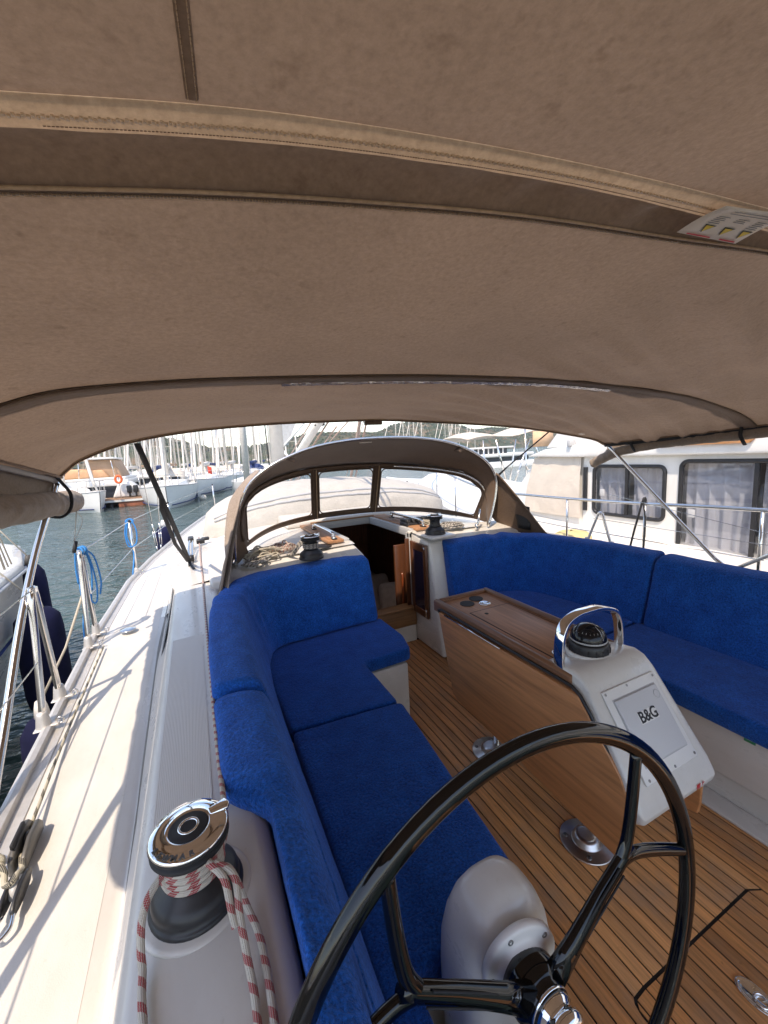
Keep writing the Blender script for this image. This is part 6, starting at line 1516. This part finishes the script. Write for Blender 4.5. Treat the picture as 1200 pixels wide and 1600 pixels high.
# motor boat with tan flybridge canopy, stern to the dock
mb_ = empty('motor_boat', (-5.9, 33, -.65), 'motor boat with an orange-tan flybridge canopy behind the navy covered sloop', 'motor boat')
b = MB(); b.box((-8.4, 31, .55), (-3.9, 37, .95)); b.box((-8.6, 31, .95), (-4.0, 37.5, 1.12)); b.build('cabin_roof', FARWHITE, mb_, bevel=.05)
b = MB(); b.box((-8.3, 31.2, -.3), (-4.2, 37, .55)); b.build('cabin_glass', FARGREY, mb_)
b = MB(); b.box((-8.6, 31, -.65), (-3.8, 38, -.2)); b.build('hull', FARWHITE, mb_, bevel=.1)
b = MB(); b.prism([(-8.3, 1.13), (-7.6, 1.75), (-5.2, 1.60), (-4.9, 1.13)], 31.1, 36, 'y'); b.build('flybridge_cover', M('orange_tan_canvas', (.62, .36, .20), .8, var=.12, vs=2), mb_, bevel=.08)
b = MB(); b.prism([(-6.1, 1.60), (-5.9, 2.25), (-4.6, 2.25), (-4.2, 1.12), (-4.9, 1.12)], 31.3, 35, 'y'); b.build('flybridge_tent', TANC, mb_, bevel=.05)
b = MB(); b.box((-6.7, 31, 2.28), (-4.5, 35, 2.40)); b.build('hardtop', FARWHITE, mb_, bevel=.03)
b = MB(); b.tube([(-6.5, 31.1, 1.1), (-6.4, 31.1, 2.3)], .03, 6); b.tube([(-4.6, 31.1, 1.1), (-4.7, 31.1, 2.3)], .03, 6); b.build('hardtop_post', STEEL, mb_)
m2_ = empty('motor_boat', (-1.8, 37, -.65), 'low white motor boat with dark windows behind the dock', 'motor boat')
b = MB(); b.box((-5.0, 36, -.65), (-.2, 42, .15)); b.build('hull', FARWHITE, m2_, bevel=.15); b = MB(); b.box((-4.4, 36.6, .15), (-1.0, 41, .75)); b.build('cabin_glass', FARGREY, m2_); b = MB(); b.box((-4.6, 36.3, .76), (-.7, 41.2, .98)); b.build('cabin_roof', WHITE, m2_, bevel=.08)
rb = empty('outboard_dinghy', (-3.9, 30.4, -.2), 'white dinghy with two dark outboards standing on the dock', 'dinghy')
b = MB(); b.prism([(-4.75, -.19), (-4.35, .75), (-3.75, .80), (-3.2, .3), (-3.1, -.19)], 30.2, 31.6, 'y'); b.build('hull', FARWHITE, rb, bevel=.12, seg=3)
for x in (-3.78, -3.42): b = MB(); b.box((x - .13, 30.0, .1), (x + .13, 30.3, .55)); b.box((x - .05, 30.05, -.15), (x + .05, 30.2, .1)); b.build('outboard', BLACK, rb, bevel=.03)
b = MB(); b.tube([(-4.25 + .17 * cos(a), 29.9, .98 + .22 * sin(a)) for a in [2 * pi * q / 16 for q in range(16)]], .07, 8, closed=True); one('lifebuoy', b, ORANGE, 'orange lifebuoy standing above the white dinghy on the dock', 'lifebuoy')
b = MB(); b.tube([(-4.25, 29.95, -.2), (-4.25, 29.95, 1.2)], .03, 6); one('lifebuoy_post', b, FARWHITE, 'thin white post holding the orange lifebuoy', 'post')
b = MB(); b.lathe([(0, -.12), (.20, -.06), (.24, .06), (.17, .2), (0, .26)], (.42, 29.0, -.62), 14); one('mooring_buoy', b, M('dirty_white_buoy', (.6, .56, .48), .6), 'round dirty white mooring buoy beside the pale grey bow', 'buoy')
b = MB(); b.grid([[(1.05 + .28 * u, 34.0 + .05 * sin(u * 6 + v * 3), .9 + .55 * v - .1 * u) for u in (0, .35, .7, 1)] for v in (0, .5, 1)]); one('red_flag', b, REDF, 'small red flag hanging between the moored sloops', 'flag', solid=.01)
b = MB(); b.box((.25, 33.5, .15), (.85, 33.9, .55)); one('yellow_bag', b, YELLOW, 'small yellow bag on a moored sloop left of the red flag', 'bag', bevel=.1)
b = MB(); b.box((2.55, 20.6, -.25), (2.75, 20.8, .05)); one('blue_bucket', b, M('blue_plastic', (.03, .08, .5), .5), 'small blue box by the rail left of the sprayhood side', 'box', bevel=.02) if False else None
# thick rolled sail and stay of a nearer yacht
nb = empty('sailboat', (3.0, 27, -.65), 'yacht whose thick rolled headsail stands tallest left of the sprayhood', 'sailing yacht', SG)
b = MB(); b.tube([(3.05, 27, .3), (3.12, 27, 9)], [.20, .18], 10); b.build('rolled_headsail', SAILW, nb)
b = MB(); b.tube([(2.15, 27.5, -.4), (2.75, 27, 5)], .035, 6); b.build('backstay', FARWHITE, nb)
b = MB(); far_hull(7, 3, .95, b); b.v = [(x + 3.9, y + 30.8, z - .65) for x, y, z in b.v]; b.build('hull', FARWHITE, nb)
b = MB(); b.tube([(2.4, 27.2, .4), (2.5, 27.1, 1.0), (3.3, 27, 1.05), (3.4, 27.1, .4)], .03, 6); b.build('pulpit', STEEL, nb)
# white davit arch with a grey panel, seen just above the sprayhood
pa = empty('panel_arch', (4.6, 20, -.65), 'grey solar panel on a white arch of a yacht beyond the sprayhood', 'solar arch')
b = MB(); b.add([(3.55, 20, 3.7), (5.0, 20, 3.9), (4.35, 20, 2.35), (3.65, 20, 2.1)], [(0, 1, 2, 3)]); b.build('panel', M('pale_grey_panel', (.50, .50, .50), .4), pa, solid=.05)
for P_ in ([(3.6, 20, -.6), (3.62, 20, 3.8)], [(3.85, 20, -.6), (3.87, 20, 3.8)], [(3.85, 20, 2.0), (5.4, 20, 3.6)], [(4.05, 20, 2.1), (5.1, 20, .6)], [(4.3, 20, .0), (4.3, 20, 1.8)]): b = MB(); b.tube(P_, .06, 8); b.build('strut', FARWHITE, pa)
b = MB(); b.tube([(3.38, 20, -.6), (3.30, 20, 4.2)], .03, 6); b.build('dark_stay', RUBBER, pa)
# right hand background: canopied yacht and white motor yacht
cy_ = empty('canopied_yacht', (9.3, 11, -.65), 'yacht with a cream and tan sun canopy beyond the motor yacht bow', 'yacht')
b = MB(); rows = []
for j in range(7):
    t = j / 6; rows.append([(lerp(7.55, 10.9, u / 10), 10 + t * 2.2, lerp(1.80, 2.02, u / 10) + .30 * sin(pi * (.15 + .85 * t)) * (.6 + .4 * sin(u * .9)) + .05) for u in range(11)])
b.grid(rows); b.build('canopy', BEIGEC, cy_, solid=.02)
b = MB(); b.grid([[(10.1 + .9 * u, 9.95, lerp(2.12, 1.62, v)) for u in (0, .5, 1)] for v in (0, 1)]); b.build('canopy_end', M('orange_tan_canvas2', (.66, .42, .26), .8, var=.1), cy_, solid=.02)
for P_ in ([(8.6, 10, 1.9), (9.0, 10, .6)], [(10.0, 10, 1.9), (9.2, 10, .2)], [(9.4, 10, 1.9), (9.1, 10, .3)], [(10.2, 10, 1.9), (10.5, 10, .9)], [(9.8, 10, 2.2), (9.9, 10, -.2)], [(8.1, 10, 1.9), (8.2, 10, .2)]): b = MB(); b.tube(P_, .028, 8); b.build('canopy_post', STEEL, cy_)
b = MB(); far_hull(9, 3.2, 1.0, b); b.v = [(9.2 + y * -.2 + x, 12.5 + y, z - .65) for x, y, z in b.v]; b.build('hull', FARWHITE, cy_)
b = MB()
for k in range(26):
    x = rnd.uniform(7.3, 9.8); z = rnd.uniform(.2, .95); b.tube([(x, 9.6, z), (x + rnd.uniform(-.5, .5), 9.7, z + rnd.uniform(-.3, .3))], .02, 5)
b.build('deck_clutter', STEEL, cy_)
wy = empty('white_motor_yacht', (29, 37, -.65), 'white two-deck motor yacht far off beneath the cream canopy', 'motor yacht')
b = MB(); b.box((26, 36, -1.2), (37, 44, .1)); b.build('hull', FARWHITE, wy, bevel=.3); b = MB(); b.box((27.3, 36.2, .1), (36, 43, .55)); b.build('saloon_glass', FARGREY, wy)
b = MB(); b.box((26.8, 35.8, .56), (36.5, 43, .95)); b.build('upper_deck', WHITE, wy, bevel=.1); b = MB(); b.box((28.0, 36.5, .95), (33, 42, 1.55)); b.build('bridge_glass', FARGREY, wy); b = MB(); b.box((27.5, 36.2, 1.56), (34, 42.5, 1.75)); b.build('bridge_roof', WHITE, wy, bevel=.05)
for k in range(7): b = MB(); b.box((28.1 + k * .7, 36.44, .95), (28.25 + k * .7, 36.5, 1.56)); b.build('bridge_mullion', WHITE, wy)
# small yacht seen low through the right sprayhood window
# ------------------------------------------------------------------ marine haze over the whole bay
m, t, b_ = nodes('thin_haze'); t.nodes.remove(b_)
pv = t.nodes.new('ShaderNodeVolumePrincipled'); pv.inputs['Color'].default_value = (.86, .92, 1.0, 1); pv.inputs['Density'].default_value = 0.00035
pv.inputs['Anisotropy'].default_value = 0.2
t.links.new(pv.outputs[0], t.nodes['Material Output'].inputs['Volume'])
b = MB(); b.box((-3000, -3000, -2.2), (3000, 3000, 62)); tag(one('haze', b, m, 'thin pale sea haze over the whole bay', 'haze'), kind='stuff')
